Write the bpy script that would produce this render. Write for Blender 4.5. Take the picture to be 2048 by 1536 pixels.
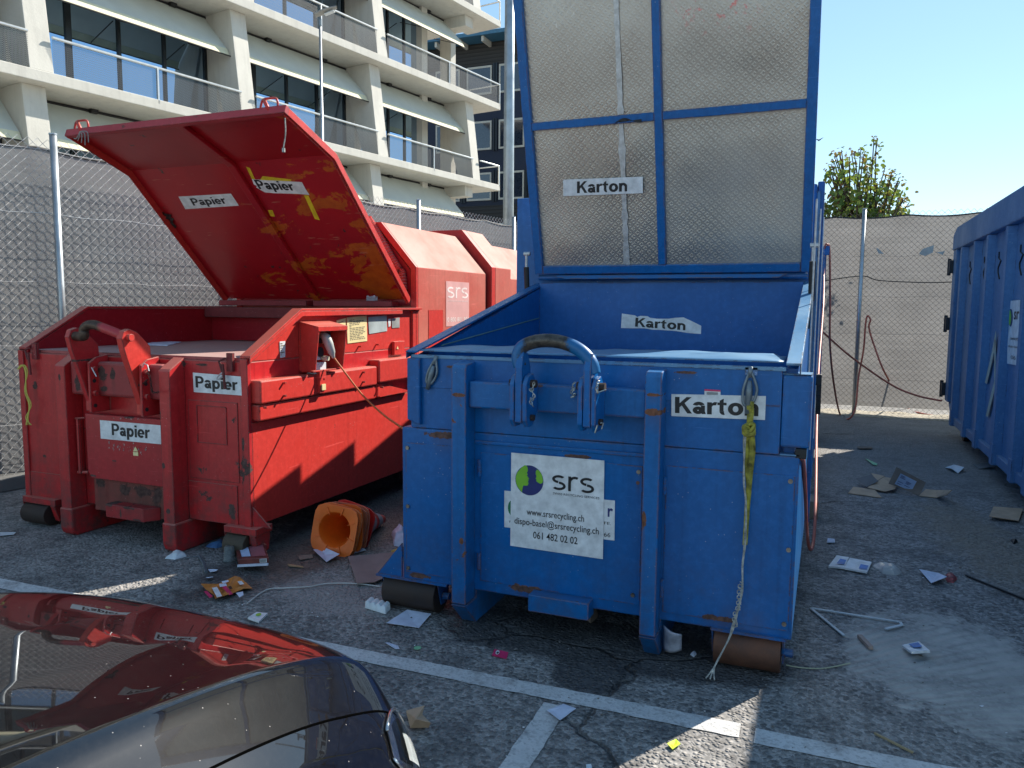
import bpy, bmesh, math, random
from mathutils import Vector as V, Matrix, Quaternion, noise
random.seed(7)
scene = bpy.context.scene
for o in list(bpy.data.objects): bpy.data.objects.remove(o)
COL = scene.collection
R = math.radians

# ------------------------------------------------------------------ camera
FPX, YAW, PITCH, ROLL, HC = 1534.3, 22.26, 5.79, 0.443, 1.75
_y, _p, _r = R(YAW), R(PITCH), R(ROLL)
FW = V((-math.sin(_y)*math.cos(_p), math.cos(_y)*math.cos(_p), -math.sin(_p)))
_rt = V((math.cos(_y), math.sin(_y), 0)); _up = _rt.cross(FW)
RT = _rt*math.cos(_r) + _up*math.sin(_r); UP = -_rt*math.sin(_r) + _up*math.cos(_r)
CAM = V((0, 0, HC))
cd = bpy.data.cameras.new('camera'); cam = bpy.data.objects.new('camera', cd); COL.objects.link(cam)
cd.sensor_width = 36; cd.lens = FPX/2048*36; cd.clip_start = .05; cd.clip_end = 2000
cam.matrix_world = Matrix(((RT.x, UP.x, -FW.x, 0), (RT.y, UP.y, -FW.y, 0), (RT.z, UP.z, -FW.z, HC), (0, 0, 0, 1)))
scene.camera = cam

# ------------------------------------------------------------------ light
SUN = V((.63, 1.10, 1)).normalized()
EL = math.asin(SUN.z); AZ = math.atan2(SUN.x, SUN.y)
w = bpy.data.worlds.new('World'); scene.world = w; w.use_nodes = True
nt = w.node_tree; nt.nodes.clear()
sky = nt.nodes.new('ShaderNodeTexSky'); sky.sky_type = 'NISHITA'; sky.sun_disc = False
sky.sun_elevation = EL; sky.sun_rotation = AZ; sky.altitude = 2000; sky.air_density = 1.; sky.dust_density = 0; sky.ozone_density = 4.
bg = nt.nodes.new('ShaderNodeBackground'); bg.inputs[1].default_value = .15
wo = nt.nodes.new('ShaderNodeOutputWorld'); tint = nt.nodes.new('ShaderNodeMix'); tint.data_type = 'RGBA'; tint.blend_type = 'MULTIPLY'; tint.inputs[0].default_value = 1; tint.inputs[7].default_value = (1.22, 1.16, 1.01, 1)
gmn = nt.nodes.new('ShaderNodeGamma'); gmn.inputs[1].default_value = .62; hs = nt.nodes.new('ShaderNodeHueSaturation'); hs.inputs['Saturation'].default_value = 1.22
nt.links.new(sky.outputs[0], gmn.inputs[0]); nt.links.new(gmn.outputs[0], hs.inputs['Color']); nt.links.new(hs.outputs[0], tint.inputs[6]); nt.links.new(tint.outputs[2], bg.inputs[0]); nt.links.new(bg.outputs[0], wo.inputs[0])
sl = bpy.data.lights.new('sun', 'SUN'); sl.energy = 3.6; sl.angle = R(.5); sl.color = (1, .93, .82)
so = bpy.data.objects.new('sun', sl); COL.objects.link(so); so.rotation_euler = (-SUN).to_track_quat('-Z', 'Y').to_euler(); so.location = (8, 14, 14)
vs = scene.view_settings; vs.view_transform = 'Standard'; vs.look = 'None'; vs.gamma = 1; vs.exposure = 1.36

# ------------------------------------------------------------------ helpers
def ray(x, y): return FW*FPX + RT*(x-1024) - UP*(y-768)
def px(n, c, x, y):
    "point seen at photo pixel x,y on the axis plane n=c"
    d = ray(x, y); return CAM + d*((c-CAM[n])/d[n])
def pp(x, y, P0, N):
    d = ray(x, y); return CAM + d*((P0-CAM).dot(N)/d.dot(N))
def gr(x, y, z=0): return px(2, z, x, y)
ORG = {}
def tag(o, label=None, cat=None, group=None, kind=None):
    if label: o['label'] = label
    if cat: o['category'] = cat
    if group: o['group'] = group
    if kind: o['kind'] = kind
    return o
def thing(name, label, cat, loc=(0, 0, 0), group=None):
    o = bpy.data.objects.new(name, None); COL.objects.link(o); o.location = loc; o.empty_display_size = .2
    ORG[o.as_pointer()] = V(loc); return tag(o, label, cat, group)
SPLIT = {'bolt', 'hinge', 'hook_pin', 'pin_hole', 'lid_flange', 'lid_edge', 'front_overlay', 'boarded_wall', 'rafter_end', 'blind_rail', 'roller_gusset', 'conduit', 'lid_hinge_bar', 'skid_runner', 'yellow_band', 'torn_tape', 'split_pin', 'switch'}
class MB:
    def __init__(s): s.v = []; s.f = []
    def add(s, vs, fs):
        k = len(s.v); s.v += [V(p) for p in vs]; s.f += [tuple(i+k for i in f) for f in fs]; return s
    def box(s, x0, x1, y0, y1, z0, z1):
        return s.add([(x0,y0,z0),(x1,y0,z0),(x1,y1,z0),(x0,y1,z0),(x0,y0,z1),(x1,y0,z1),(x1,y1,z1),(x0,y1,z1)],
                     [(0,3,2,1),(4,5,6,7),(0,1,5,4),(1,2,6,5),(2,3,7,6),(3,0,4,7)])
    def ext(s, pts, d):
        "polygon of 3d points extruded by vector d"
        n = len(pts); d = V(d)
        return s.add([V(p) for p in pts]+[V(p)+d for p in pts],
                     [tuple(range(n))[::-1], tuple(range(n, 2*n))]+[(i, (i+1)%n, n+(i+1)%n, n+i) for i in range(n)])
    def prism(s, pts, ax, a, b):
        if ax == 0: return s.ext([(a, p, q) for p, q in pts], (b-a, 0, 0))
        if ax == 1: return s.ext([(p, a, q) for p, q in pts], (0, b-a, 0))
        return s.ext([(p, q, a) for p, q in pts], (0, 0, b-a))
    def tube(s, path, r, n=8, cap=True, twist=0):
        path = [V(p) for p in path]; m = len(path); rings = []
        rr = r if isinstance(r, (list, tuple)) else [r]*m
        up = None; vs = []; fs = []
        for i, p in enumerate(path):
            t = (path[min(i+1, m-1)]-path[max(i-1, 0)])
            t = t.normalized() if t.length > 1e-9 else V((0, 0, 1))
            if up is None:
                up = t.orthogonal().normalized()
                if abs(t.z) < .9: up = (V((0, 0, 1))-t*t.z).normalized()
            else:
                up = up-t*up.dot(t); up = up.normalized() if up.length > 1e-6 else t.orthogonal().normalized()
            b = t.cross(up)
            for k in range(n):
                a = 2*math.pi*(k+.5)/n+twist; vs.append(p+(up*math.cos(a)+b*math.sin(a))*rr[i])
        for i in range(m-1):
            for k in range(n): fs.append((i*n+k, i*n+(k+1)%n, (i+1)*n+(k+1)%n, (i+1)*n+k))
        if cap: fs += [tuple(range(n))[::-1], tuple(range((m-1)*n, m*n))]
        return s.add(vs, fs)
    def cyl(s, a, b, r, n=16, r2=None): return s.tube([a, b], [r, r if r2 is None else r2], n)
    def bar(s, a, b, wd, ht, up=(0, 0, 1)):
        a, b, up = V(a), V(b), V(up); t = (b-a).normalized(); sd = t.cross(up).normalized(); u = sd.cross(t)
        q = [a+sd*(i*wd/2)+u*(j*ht/2) for i, j in ((-1,-1),(1,-1),(1,1),(-1,1))]
        return s.ext(q, b-a)
    def grid(s, fn, nu, nv):
        vs = [fn(i/(nu-1), j/(nv-1)) for j in range(nv) for i in range(nu)]
        return s.add(vs, [(j*nu+i, j*nu+i+1, (j+1)*nu+i+1, (j+1)*nu+i) for j in range(nv-1) for i in range(nu-1)])
    def build(s, name, mat, parent=None, bevel=0, smooth=False, solid=0, seg=2, recalc=True):
        if name in SPLIT:
            n = len(s.v); par = list(range(n))
            def find(i):
                while par[i] != i: par[i] = par[par[i]]; i = par[i]
                return i
            for f in s.f:
                for q in f[1:]: par[find(q)] = find(f[0])
            grp = {}
            for f in s.f: grp.setdefault(find(f[0]), []).append(f)
            if len(grp) > 1:
                out = []
                for fs in grp.values():
                    ids = sorted({i for f in fs for i in f}); mp = {i: k for k, i in enumerate(ids)}; b = MB(); b.v = [s.v[i] for i in ids]; b.f = [tuple(mp[i] for i in f) for f in fs]
                    out.append(b._build(name, mat, parent, bevel, smooth, solid, seg, recalc))
                return out[0]
        return s._build(name, mat, parent, bevel, smooth, solid, seg, recalc)
    def _build(s, name, mat, parent=None, bevel=0, smooth=False, solid=0, seg=2, recalc=True):
        me = bpy.data.meshes.new(name)
        off = ORG.get(parent.as_pointer(), V((0, 0, 0))) if parent else V((0, 0, 0))
        me.from_pydata([p-off for p in s.v], [], s.f)
        if recalc:
            bm = bmesh.new(); bm.from_mesh(me); bmesh.ops.recalc_face_normals(bm, faces=bm.faces); bm.to_mesh(me); bm.free()
        if smooth:
            me.polygons.foreach_set('use_smooth', [True]*len(me.polygons))
        me.materials.append(mat); o = bpy.data.objects.new(name, me); COL.objects.link(o)
        if parent: o.parent = parent
        ORG[o.as_pointer()] = off
        if solid:
            m = o.modifiers.new('s', 'SOLIDIFY'); m.thickness = solid; m.offset = 0
        if bevel:
            m = o.modifiers.new('b', 'BEVEL'); m.width = bevel; m.segments = seg; m.limit_method = 'ANGLE'; m.angle_limit = R(35); m.harden_normals = False
            if not smooth: me.polygons.foreach_set('use_smooth', [False]*len(me.polygons))
        return o
def spline(pts, n=8):
    pts = [V(p) for p in pts]; out = []
    for i in range(len(pts)-1):
        p0, p1, p2, p3 = pts[max(i-1, 0)], pts[i], pts[i+1], pts[min(i+2, len(pts)-1)]
        for k in range(n):
            t = k/n; out.append(.5*((2*p1)+(p2-p0)*t+(2*p0-5*p1+4*p2-p3)*t*t+(3*p1-p0-3*p2+p3)*t**3))
    out.append(pts[-1]); return out
def copy_tree(o, parent=None):
    c = o.copy(); COL.objects.link(c)
    ORG[c.as_pointer()] = ORG.get(o.as_pointer(), V((0, 0, 0)))
    if parent: c.parent = parent
    for ch in [x for x in bpy.data.objects if x.parent == o]: copy_tree(ch, c)
    return c
def quadmap(Q, u, v):
    "Q = TL,TR,BR,BL ; u right, v down"
    a = Q[0].lerp(Q[1], u); b = Q[3].lerp(Q[2], u); return a.lerp(b, v)
def text(body, Q, box, mat, parent, off=.003, bold=0.0, name='lettering', nrm=None, italic=0):
    "text filling the box (u0,v0,u1,v1) of quad Q, v down"
    cu = bpy.data.curves.new('t', 'FONT'); cu.body = body; cu.offset = bold; cu.shear = italic; cu.resolution_u = 3; cu.fill_mode = 'FRONT'
    ob = bpy.data.objects.new('t', cu); me = bpy.data.meshes.new_from_object(ob)
    vs = [v.co.copy() for v in me.vertices]; fs = [tuple(p.vertices) for p in me.polygons]
    bpy.data.objects.remove(ob)
    if not vs: return
    x0 = min(p.x for p in vs); x1 = max(p.x for p in vs); y0 = min(p.y for p in vs); y1 = max(p.y for p in vs)
    N = nrm or (Q[3]-Q[0]).cross(Q[1]-Q[0]).normalized()
    if N.dot(CAM-Q[0]) < 0: N = -N
    u0, v0, u1, v1 = box
    m = MB(); m.add([quadmap(Q, u0+(p.x-x0)/(x1-x0)*(u1-u0), v0+(y1-p.y)/(y1-y0)*(v1-v0))+N*off for p in vs], fs)
    return m.build(name, mat, parent, recalc=False)
def glyphs(ch):
    "bold grotesque letters as polygons; returns (list of polygons, advance)"
    def r(a, b, c, d): return [(a, b), (c, b), (c, d), (a, d)]
    def ring(cx, cy, rx, ry, t, a0=0, a1=360, n=26, ty=None):
        ty = ty or t*.82; out = []
        for i in range(n):
            p, q = R(a0+(a1-a0)*i/n), R(a0+(a1-a0)*(i+1)/n)
            out.append([(cx+rx*math.cos(p), cy+ry*math.sin(p)), (cx+rx*math.cos(q), cy+ry*math.sin(q)), (cx+(rx-t)*math.cos(q), cy+(ry-ty)*math.sin(q)), (cx+(rx-t)*math.cos(p), cy+(ry-ty)*math.sin(p))])
        return out
    S = .172
    G = {'K': ([r(0, 0, S, .72), [(S, .26), (S, .44), (.43, .72), (.62, .72)], [(.23, .38), (.34, .48), (.64, 0), (.46, 0)]], .66),
         'P': ([r(0, 0, S, .72), r(S, .60, .33, .72), r(S, .26, .33, .38)]+ring(.33, .49, .25, .23, S, -90, 90, 14), .62),
         'a': (ring(.225, .345, .225, .185, S, 20, 168, 12)+[r(.305, .06, .45, .37), [(.305, .13), (.45, .13), (.485, 0), (.335, 0)]]+ring(.20, .155, .20, .165, S, 0, 360), .53),
         'r': ([r(0, 0, S, .52), [(S, .33), (S, .47), (.25, .535), (.36, .53), (.33, .40), (.22, .39)]], .37),
         't': ([[(.08, .16), (.08, .60), (.225, .69), (.225, .16)], r(0, .41, .33, .52)]+ring(.235, .155, .155, .16, S, 180, 285, 8), .38),
         'o': (ring(.275, .26, .275, .27, S), .60), 'n': ([r(0, 0, S, .52), r(.335, 0, .48, .33)]+ring(.25, .32, .23, .21, S, 0, 165, 14), .55),
         'p': ([r(0, -.20, S, .52)]+ring(.275, .26, .26, .27, S), .59), 'i': ([r(0, 0, S, .52), r(0, .60, S, .72)], .21),
         'e': (ring(.265, .26, .265, .27, S, 0, 318, 24)+[r(.10, .205, .525, .295)], .57)}
    T = .10
    G['s'] = (ring(.26, .385, .25, .145, T, 40, 262, 16, .085)+ring(.25, .15, .26, .155, T, -142, 88, 16, .085), .60) 
    G['r_'] = ([r(0, 0, T, .52)]+ring(.25, .30, .25, .23, T, 62, 180, 10, .085), .42)
    return G.get(ch)
def btext(body, Q, box, mat, parent, off=.003, name='lettering', light=False):
    polys = []; x = 0
    for ch in body:
        g_ = glyphs('r_' if (ch == 'r' and light) else ch)
        for p in g_[0]: polys.append([(a+x, b) for a, b in p])
        x += g_[1]
    xs = [a for p in polys for a, b in p]; ys = [b for p in polys for a, b in p]; x0, x1, y0, y1 = min(xs), max(xs), min(ys), max(ys)
    N = (Q[3]-Q[0]).cross(Q[1]-Q[0]).normalized()
    if N.dot(CAM-Q[0]) < 0: N = -N
    u0, v0, u1, v1 = box; m = MB()
    for k, p in enumerate(polys): m.add([quadmap(Q, u0+(a-x0)/(x1-x0)*(u1-u0), v0+(y1-b)/(y1-y0)*(v1-v0))+N*(off+.00003*(k % 7)) for a, b in p], [tuple(range(len(p)))])
    return m.build(name, mat, parent, recalc=False)
def sheet(Q, mat, parent, name='sticker', off=.002, th=.0012, poly=None):
    "thin sheet on quad Q (or on uv polygon of Q)"
    N = (Q[3]-Q[0]).cross(Q[1]-Q[0]).normalized()
    if N.dot(CAM-Q[0]) < 0: N = -N
    pts = [quadmap(Q, u, v)+N*(off-th) for u, v in (poly or ((0,0),(1,0),(1,1),(0,1)))]
    m = MB(); m.ext(pts, N*th); return m.build(name, mat, parent)

# ------------------------------------------------------------------ materials
class NT:
    def __init__(s, name):
        s.m = bpy.data.materials.new(name); s.m.use_nodes = True; s.t = s.m.node_tree; s.t.nodes.clear()
        s.out = s.n('OutputMaterial'); s.b = s.n('BsdfPrincipled'); s.l(s.b.outputs[0], s.out.inputs[0])
        s.tc = s.n('TexCoord').outputs['Object']
    def n(s, t): return s.t.nodes.new('ShaderNode'+t)
    def l(s, a, b): s.t.links.new(a, b)
    def set(s, k, v):
        if hasattr(v, 'is_output') or isinstance(v, bpy.types.NodeSocket): s.l(v, s.b.inputs[k])
        else: s.b.inputs[k].default_value = (*v, 1) if isinstance(v, tuple) and len(v) == 3 else v
    def map(s, scale=(1,1,1), rot=(0,0,0), loc=(0,0,0), src=None):
        m = s.n('Mapping'); m.inputs['Scale'].default_value = scale; m.inputs['Rotation'].default_value = rot; m.inputs['Location'].default_value = loc
        s.l(src or s.tc, m.inputs[0]); return m.outputs[0]
    def noise(s, sc, det=4, rough=.6, src=None, dist=0):
        m = s.n('TexNoise'); m.inputs['Scale'].default_value = sc; m.inputs['Detail'].default_value = det; m.inputs['Roughness'].default_value = rough; m.inputs['Distortion'].default_value = dist
        s.l(src or s.tc, m.inputs['Vector']); return m.outputs[0]
    def voro(s, sc, src=None, out=0, feat='F1'):
        m = s.n('TexVoronoi'); m.feature = feat; m.inputs['Scale'].default_value = sc; s.l(src or s.tc, m.inputs['Vector']); return m.outputs[out]
    def ramp(s, f, a, b, c0=0., c1=1.):
        m = s.n('MapRange'); m.inputs[1].default_value = a; m.inputs[2].default_value = b; m.inputs[3].default_value = c0; m.inputs[4].default_value = c1
        s.l(f, m.inputs[0]); return m.outputs[0]
    def math(s, op, a, b=0.):
        m = s.n('Math'); m.operation = op
        for i, q in enumerate((a, b)):
            if isinstance(q, (int, float)): m.inputs[i].default_value = q
            else: s.l(q, m.inputs[i])
        return m.outputs[0]
    def mix(s, f, a, b, mode='MIX'):
        m = s.n('Mix'); m.data_type = 'RGBA'; m.blend_type = mode
        for i, q in ((0, f), (6, a), (7, b)):
            if isinstance(q, (int, float)): m.inputs[i].default_value = q if i == 0 else (q, q, q, 1)
            elif isinstance(q, tuple): m.inputs[i].default_value = (*q, 1) if len(q) == 3 else q
            else: s.l(q, m.inputs[i])
        return m.outputs[2]
    def bump(s, h, st=.3, d=.01, nrm=None):
        m = s.n('Bump'); m.inputs['Strength'].default_value = st; m.inputs['Distance'].default_value = d; s.l(h, m.inputs['Height'])
        if nrm: s.l(nrm, m.inputs['Normal'])
        s.l(m.outputs[0], s.b.inputs['Normal']); return m.outputs[0]
    def sep(s, v=None):
        m = s.n('SeparateXYZ'); s.l(v or s.tc, m.inputs[0]); return m.outputs

def simple(name, col, rough=.6, metal=0, var=.12, sc=6, bump=0, spec=.5, **kw):
    t = NT(name); n = t.noise(sc, 5)
    c2 = tuple(max(0, c*(1-var*2)) for c in col); c1 = tuple(min(1, c*(1+var)) for c in col)
    t.set('Base Color', t.mix(t.ramp(n, .3, .7), c2, c1)); t.set('Roughness', t.ramp(n, .3, .7, rough*.85, min(1, rough*1.15))); t.set('Metallic', metal)
    t.set('Specular IOR Level', spec)
    if bump: t.bump(t.noise(sc*8, 3), bump, .004)
    for k, v in kw.items(): t.set(k.replace('_', ' '), v)
    return t.m
def paint(name, base, alt, rough=.38, rust=.5, dust=None, dustamt=.0, streak=.25, specks=.5, edge=True, grime=0., spots=(), rustcol=(.05, .028, .024), seed=0.):
    t = NT(name); co = t.map(loc=(seed, seed*1.7, seed*.3))
    big = t.noise(1.3, 6, .65, co); c = t.mix(t.ramp(big, .3, .7), base, alt)
    stv = t.map((26, 26, .9), src=co); st = t.noise(1, 4, .6, stv)
    dk = tuple(q*.45 for q in base)
    c = t.mix(t.math('MULTIPLY', t.ramp(st, .52, .78), streak), c, dk)
    fn = t.noise(28, 4, .7, co); c = t.mix(t.math('MULTIPLY', t.ramp(fn, .45, .8), .35), c, tuple(min(1, q*1.5+.02) for q in base))
    # long thin scratches
    sv = t.map((3, 3, 60), (.5, .3, 0), src=co); sc = t.noise(1, 3, .5, sv)
    c = t.mix(t.math('MULTIPLY', t.ramp(sc, .70, .74), .35), c, tuple(min(1, q*1.4+.08) for q in base))
    sp = t.voro(31, co); c = t.mix(t.math('MULTIPLY', t.math('MULTIPLY', t.ramp(sp, .10, .06), t.ramp(t.noise(3.1, 2, .5, co), .45, .6)), specks), c, (.5, .5, .48))
    dn = t.noise(2.3, 5, .7, co, 1.2); 
    rg = t.math('ADD', .40 if False else .34, t.math('MULTIPLY', dn, .0))
    ru = t.noise(5.5, 8, .72, co); rmask = t.ramp(t.math('MULTIPLY', ru, t.ramp(dn, .45, .75, .75, 1.12)), .69-.06*rust, .705-.06*rust)
    rcol = t.mix(t.ramp(t.noise(40, 3, .6, co), .35, .65), rustcol, tuple(q*2.1 for q in rustcol))
    if edge:
        bv = t.n('Bevel'); bv.samples = 4; bv.inputs[0].default_value = .012
        ge = t.n('NewGeometry'); dt = t.n('VectorMath'); dt.operation = 'DOT_PRODUCT'; t.l(bv.outputs[0], dt.inputs[0]); t.l(ge.outputs['Normal'], dt.inputs[1])
        em = t.math('MULTIPLY', t.ramp(dt.outputs['Value'], .985, .93), t.ramp(t.noise(9, 6, .7, co), .515-.05*rust, .56-.05*rust))
        rmask = t.math('MAXIMUM', rmask, em)
    if spots:
        xz = t.sep(); wn = t.math('MULTIPLY', t.math('SUBTRACT', t.noise(16, 6, .75), .5), 3.0)
        for x0, z0, rx, rz in spots:
            a = t.math('DIVIDE', t.math('SUBTRACT', xz[0], x0), rx); b = t.math('DIVIDE', t.math('SUBTRACT', xz[2], z0), rz)
            d = t.math('ADD', t.math('SQRT', t.math('ADD', t.math('MULTIPLY', a, a), t.math('MULTIPLY', b, b))), wn); rmask = t.math('MAXIMUM', rmask, t.ramp(d, 1.05, .95))
            # rust run below the chip
            dz = t.math('MULTIPLY', t.math('MULTIPLY', t.ramp(xz[2], z0-rz*7, z0), t.ramp(xz[2], z0+.001, z0-.001)), t.ramp(t.math('ADD', t.math('ABSOLUTE', a), t.math('MULTIPLY', wn, .5)), 1., .4)); c = t.mix(t.math('MULTIPLY', dz, .35), c, rustcol)
    if grime:
        gm_ = t.math('MULTIPLY', t.math('MULTIPLY', t.ramp(t.sep(t.tc)[2], .75, .1), t.ramp(t.noise(6, 6, .75, co), .42, .62)), grime); c = t.mix(gm_, c, (.07, .05, .045))
    c = t.mix(rmask, c, rcol)
    if dust:
        ge2 = t.n('NewGeometry'); nz = t.sep(ge2.outputs['Normal'])[2]
        dm = t.math('MULTIPLY', t.ramp(nz, .15, .7), t.ramp(t.noise(3, 6, .7, co), .2, .7, dustamt*.75, dustamt))
        c = t.mix(dm, c, dust)
    t.set('Base Color', c)
    t.set('Roughness', t.math('ADD', t.math('MULTIPLY', rmask, .4), t.ramp(big, .3, .7, rough*.8, rough*1.3)))
    t.set('Specular IOR Level', .4)
    h = t.math('ADD', t.math('MULTIPLY', t.noise(3.2, 3, .5, co), 1.0), t.math('MULTIPLY', fn, .05))
    t.bump(h, .5, .010)
    return t.m
BLUE = paint('blue_paint', (.001, .122, .38), (.001, .093, .30), .34, .7, (.12, .22, .34), .35, seed=2., streak=.45, grime=.35, specks=.55, rustcol=(.08, .04, .03), spots=((-.72, 1.42, .07, .008), (-.78, 1.04, .10, .018), (.52, 1.44, .05, .006), (.30, .88, .012, .010), (-.3, .24, .10, .02), (-.95, .22, .06, .015), (.72, .245, .08, .015), (-.02, .985, .06, .008)))
BLUE2 = paint('blue_paint_chipped', (.001, .13, .38), (.001, .10, .31), .36, 2.0, (.12, .22, .34), .35, seed=23., streak=.5, grime=.5, rustcol=(.11, .045, .025), spots=((-.64, 1.285, .04, .012), (.40, 1.255, .045, .016), (.39, 1.335, .035, .008), (-.62, .50, .012, .02), (.36, .72, .012, .05), (-.20, 1.35, .03, .008)))
BLUED = paint('blue_paint_inside', (.001, .11, .37), (.001, .085, .30), .4, .15, seed=5., specks=.3)
BLUEW = paint('blue_paint_worn_and_sunlit', (.07, .2, .38), (.16, .3, .44), .35, .6, seed=8.)  # pale blue for the worn flap, and painted sunlight on rim and box top
BLUEG = paint('faded_blue_paint', (.095, .21, .38), (.065, .155, .31), .55, .2, (.25, .3, .36), .5, seed=11., specks=.7)
RED = paint('red_paint', (.52, .022, .024), (.40, .018, .022), .36, 2.1, (.50, .17, .13), .8, seed=1., streak=.6, grime=.8, spots=((.45, .93, .015, .09), (-.52, 1.20, .012, .02), (.47, .62, .014, .02), (.95, .32, .03, .05), (-.98, 1.1, .03, .02), (.30, .66, .01, .01), (-.92, .55, .02, .012), (.5, .30, .02, .02), (.72, 1.33, .05, .008), (-.3, 1.34, .10, .010), (1.07, .80, .012, .05)))
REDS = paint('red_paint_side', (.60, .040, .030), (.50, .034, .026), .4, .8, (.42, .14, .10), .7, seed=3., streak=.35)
REDF = paint('sun_faded_red_paint', (.52, .085, .06), (.50, .13, .09), .55, .3, (.34, .115, .075), 1., seed=6., edge=False)
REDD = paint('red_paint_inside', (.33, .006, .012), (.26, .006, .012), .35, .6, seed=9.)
def lid_red():
    t = NT('red_lid_with_orange_undercoat'); co = t.tc
    xyz = t.sep(); big = t.noise(1.2, 5)
    c = t.mix(t.ramp(big, .3, .7), (.42, .007, .013), (.31, .006, .013))
    v = t.map((1.1, 1, 2.4), (0, .5, 0)); o1 = t.noise(2.6, 9, .66, v, .6)
    area = t.noise(1.0, 2, .5, t.map(loc=(3.1, 4.2, 1.7)))
    hz = t.ramp(xyz[2], 1.9, 2.95, .94, .80); xr = t.ramp(xyz[0], -.9, .7, .74, 1.06)
    m = t.math('MULTIPLY', t.math('MULTIPLY', o1, hz), xr)
    mk = t.ramp(m, .475, .487)
    c = t.mix(mk, c, t.mix(t.ramp(t.noise(12), .3, .7), (.52, .11, .012), (.38, .06, .01)))
    sc = t.noise(1, 3, .5, t.map((4, 4, 50), (.4, .9, .3))); c = t.mix(t.math('MULTIPLY', t.ramp(sc, .69, .72), .5), c, (.5, .2, .12))
    r = t.noise(7, 8, .7, t.map(loc=(1, 7, 2))); rm = t.ramp(r, .655, .67); c = t.mix(rm, c, (.05, .03, .025))
    t.set('Base Color', c); t.set('Roughness', .34); t.bump(t.math('ADD', t.noise(2.2, 3), t.math('MULTIPLY', mk, -.05)), .3, .012); return t.m
REDL = lid_red()
def rusty(name, a=(.11, .055, .035), b=(.045, .025, .02), rough=.7):
    t = NT(name); n = t.noise(7, 8, .75); t.set('Base Color', t.mix(t.ramp(n, .35, .65), b, a)); t.set('Roughness', t.ramp(n, .3, .7, rough*.7, rough*1.2)); t.set('Metallic', .3)
    t.bump(t.noise(30, 4), .4, .004); return t.m
RUST = rusty('rusty_steel', (.20, .085, .05), (.09, .045, .032)); RUSTD = rusty('dark_rusty_steel', (.06, .04, .033), (.03, .022, .02)); STEEL = simple('worn_steel', (.30, .27, .24), .38, .85, .3, 14, .3)
HOOKM = rusty('bare_worn_hook', (.10, .085, .07), (.035, .03, .03), .45)
GALV = simple('galvanised_steel', (.42, .46, .49), .42, .75, .12, 5)
GREYM = simple('grey_cast_metal', (.20, .24, .27), .45, .5, .15, 20)
WHITE = simple('white_sticker', (.74, .75, .76), .45, 0, .13, 16)
PAPER = simple('white_paper', (.62, .66, .78), .8, 0, .08, 18)
BLACK = simple('black_print', (.012, .012, .014), .5, 0, .1)
DARK = simple('black_rubber', (.018, .018, .02), .6, 0, .2, 20)
YEL = simple('yellow_tape', (.75, .55, .02), .5, 0, .15, 14)
YELP = simple('yellowed_notice', (.78, .66, .33), .6, 0, .06, 9)
STRAP = simple('dirty_yellow_strap', (.38, .34, .05), .8, 0, .4, 22, .5)
ROPE = simple('frayed_rope', (.45, .44, .40), .9, 0, .3, 50, .5)
HOSE = simple('salmon_rubber_hose', (.52, .13, .085), .5, 0, .15, 9)
CABLE = simple('orange_cable', (.45, .12, .03), .6, 0, .1, 9)
CARD = simple('corrugated_cardboard', (.55, .38, .25), .85, 0, .12, 10, .3)
CARDD = simple('cardboard_outer_side', (.24, .18, .14), .85, 0, .15, 10, .3)
GREEN = simple('green_print', (.22, .52, .03), .5); NAVY = simple('navy_print', (.02, .03, .16), .5)
PALE = simple('pale_plastic', (.62, .68, .72), .5, 0, .06, 10)
PINK = simple('pink_card', (.62, .03, .13), .5, 0, .1)
LIME = simple('lime_note', (.55, .75, .03), .6, 0, .05)
MINT = simple('mint_sticker', (.25, .55, .30), .6, 0, .05)
ORAN = simple('orange_pack_print', (.60, .22, .04), .5, 0, .15, 9)
BROWNR = simple('brown_red_pack_print', (.16, .035, .03), .4, 0, .2, 12)
BLUEP = simple('blue_print', (.05, .2, .55), .5, 0, .2, 9)
ALUL = simple('silver_tape', (.55, .56, .57), .45, .6, .15, 30)
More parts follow.
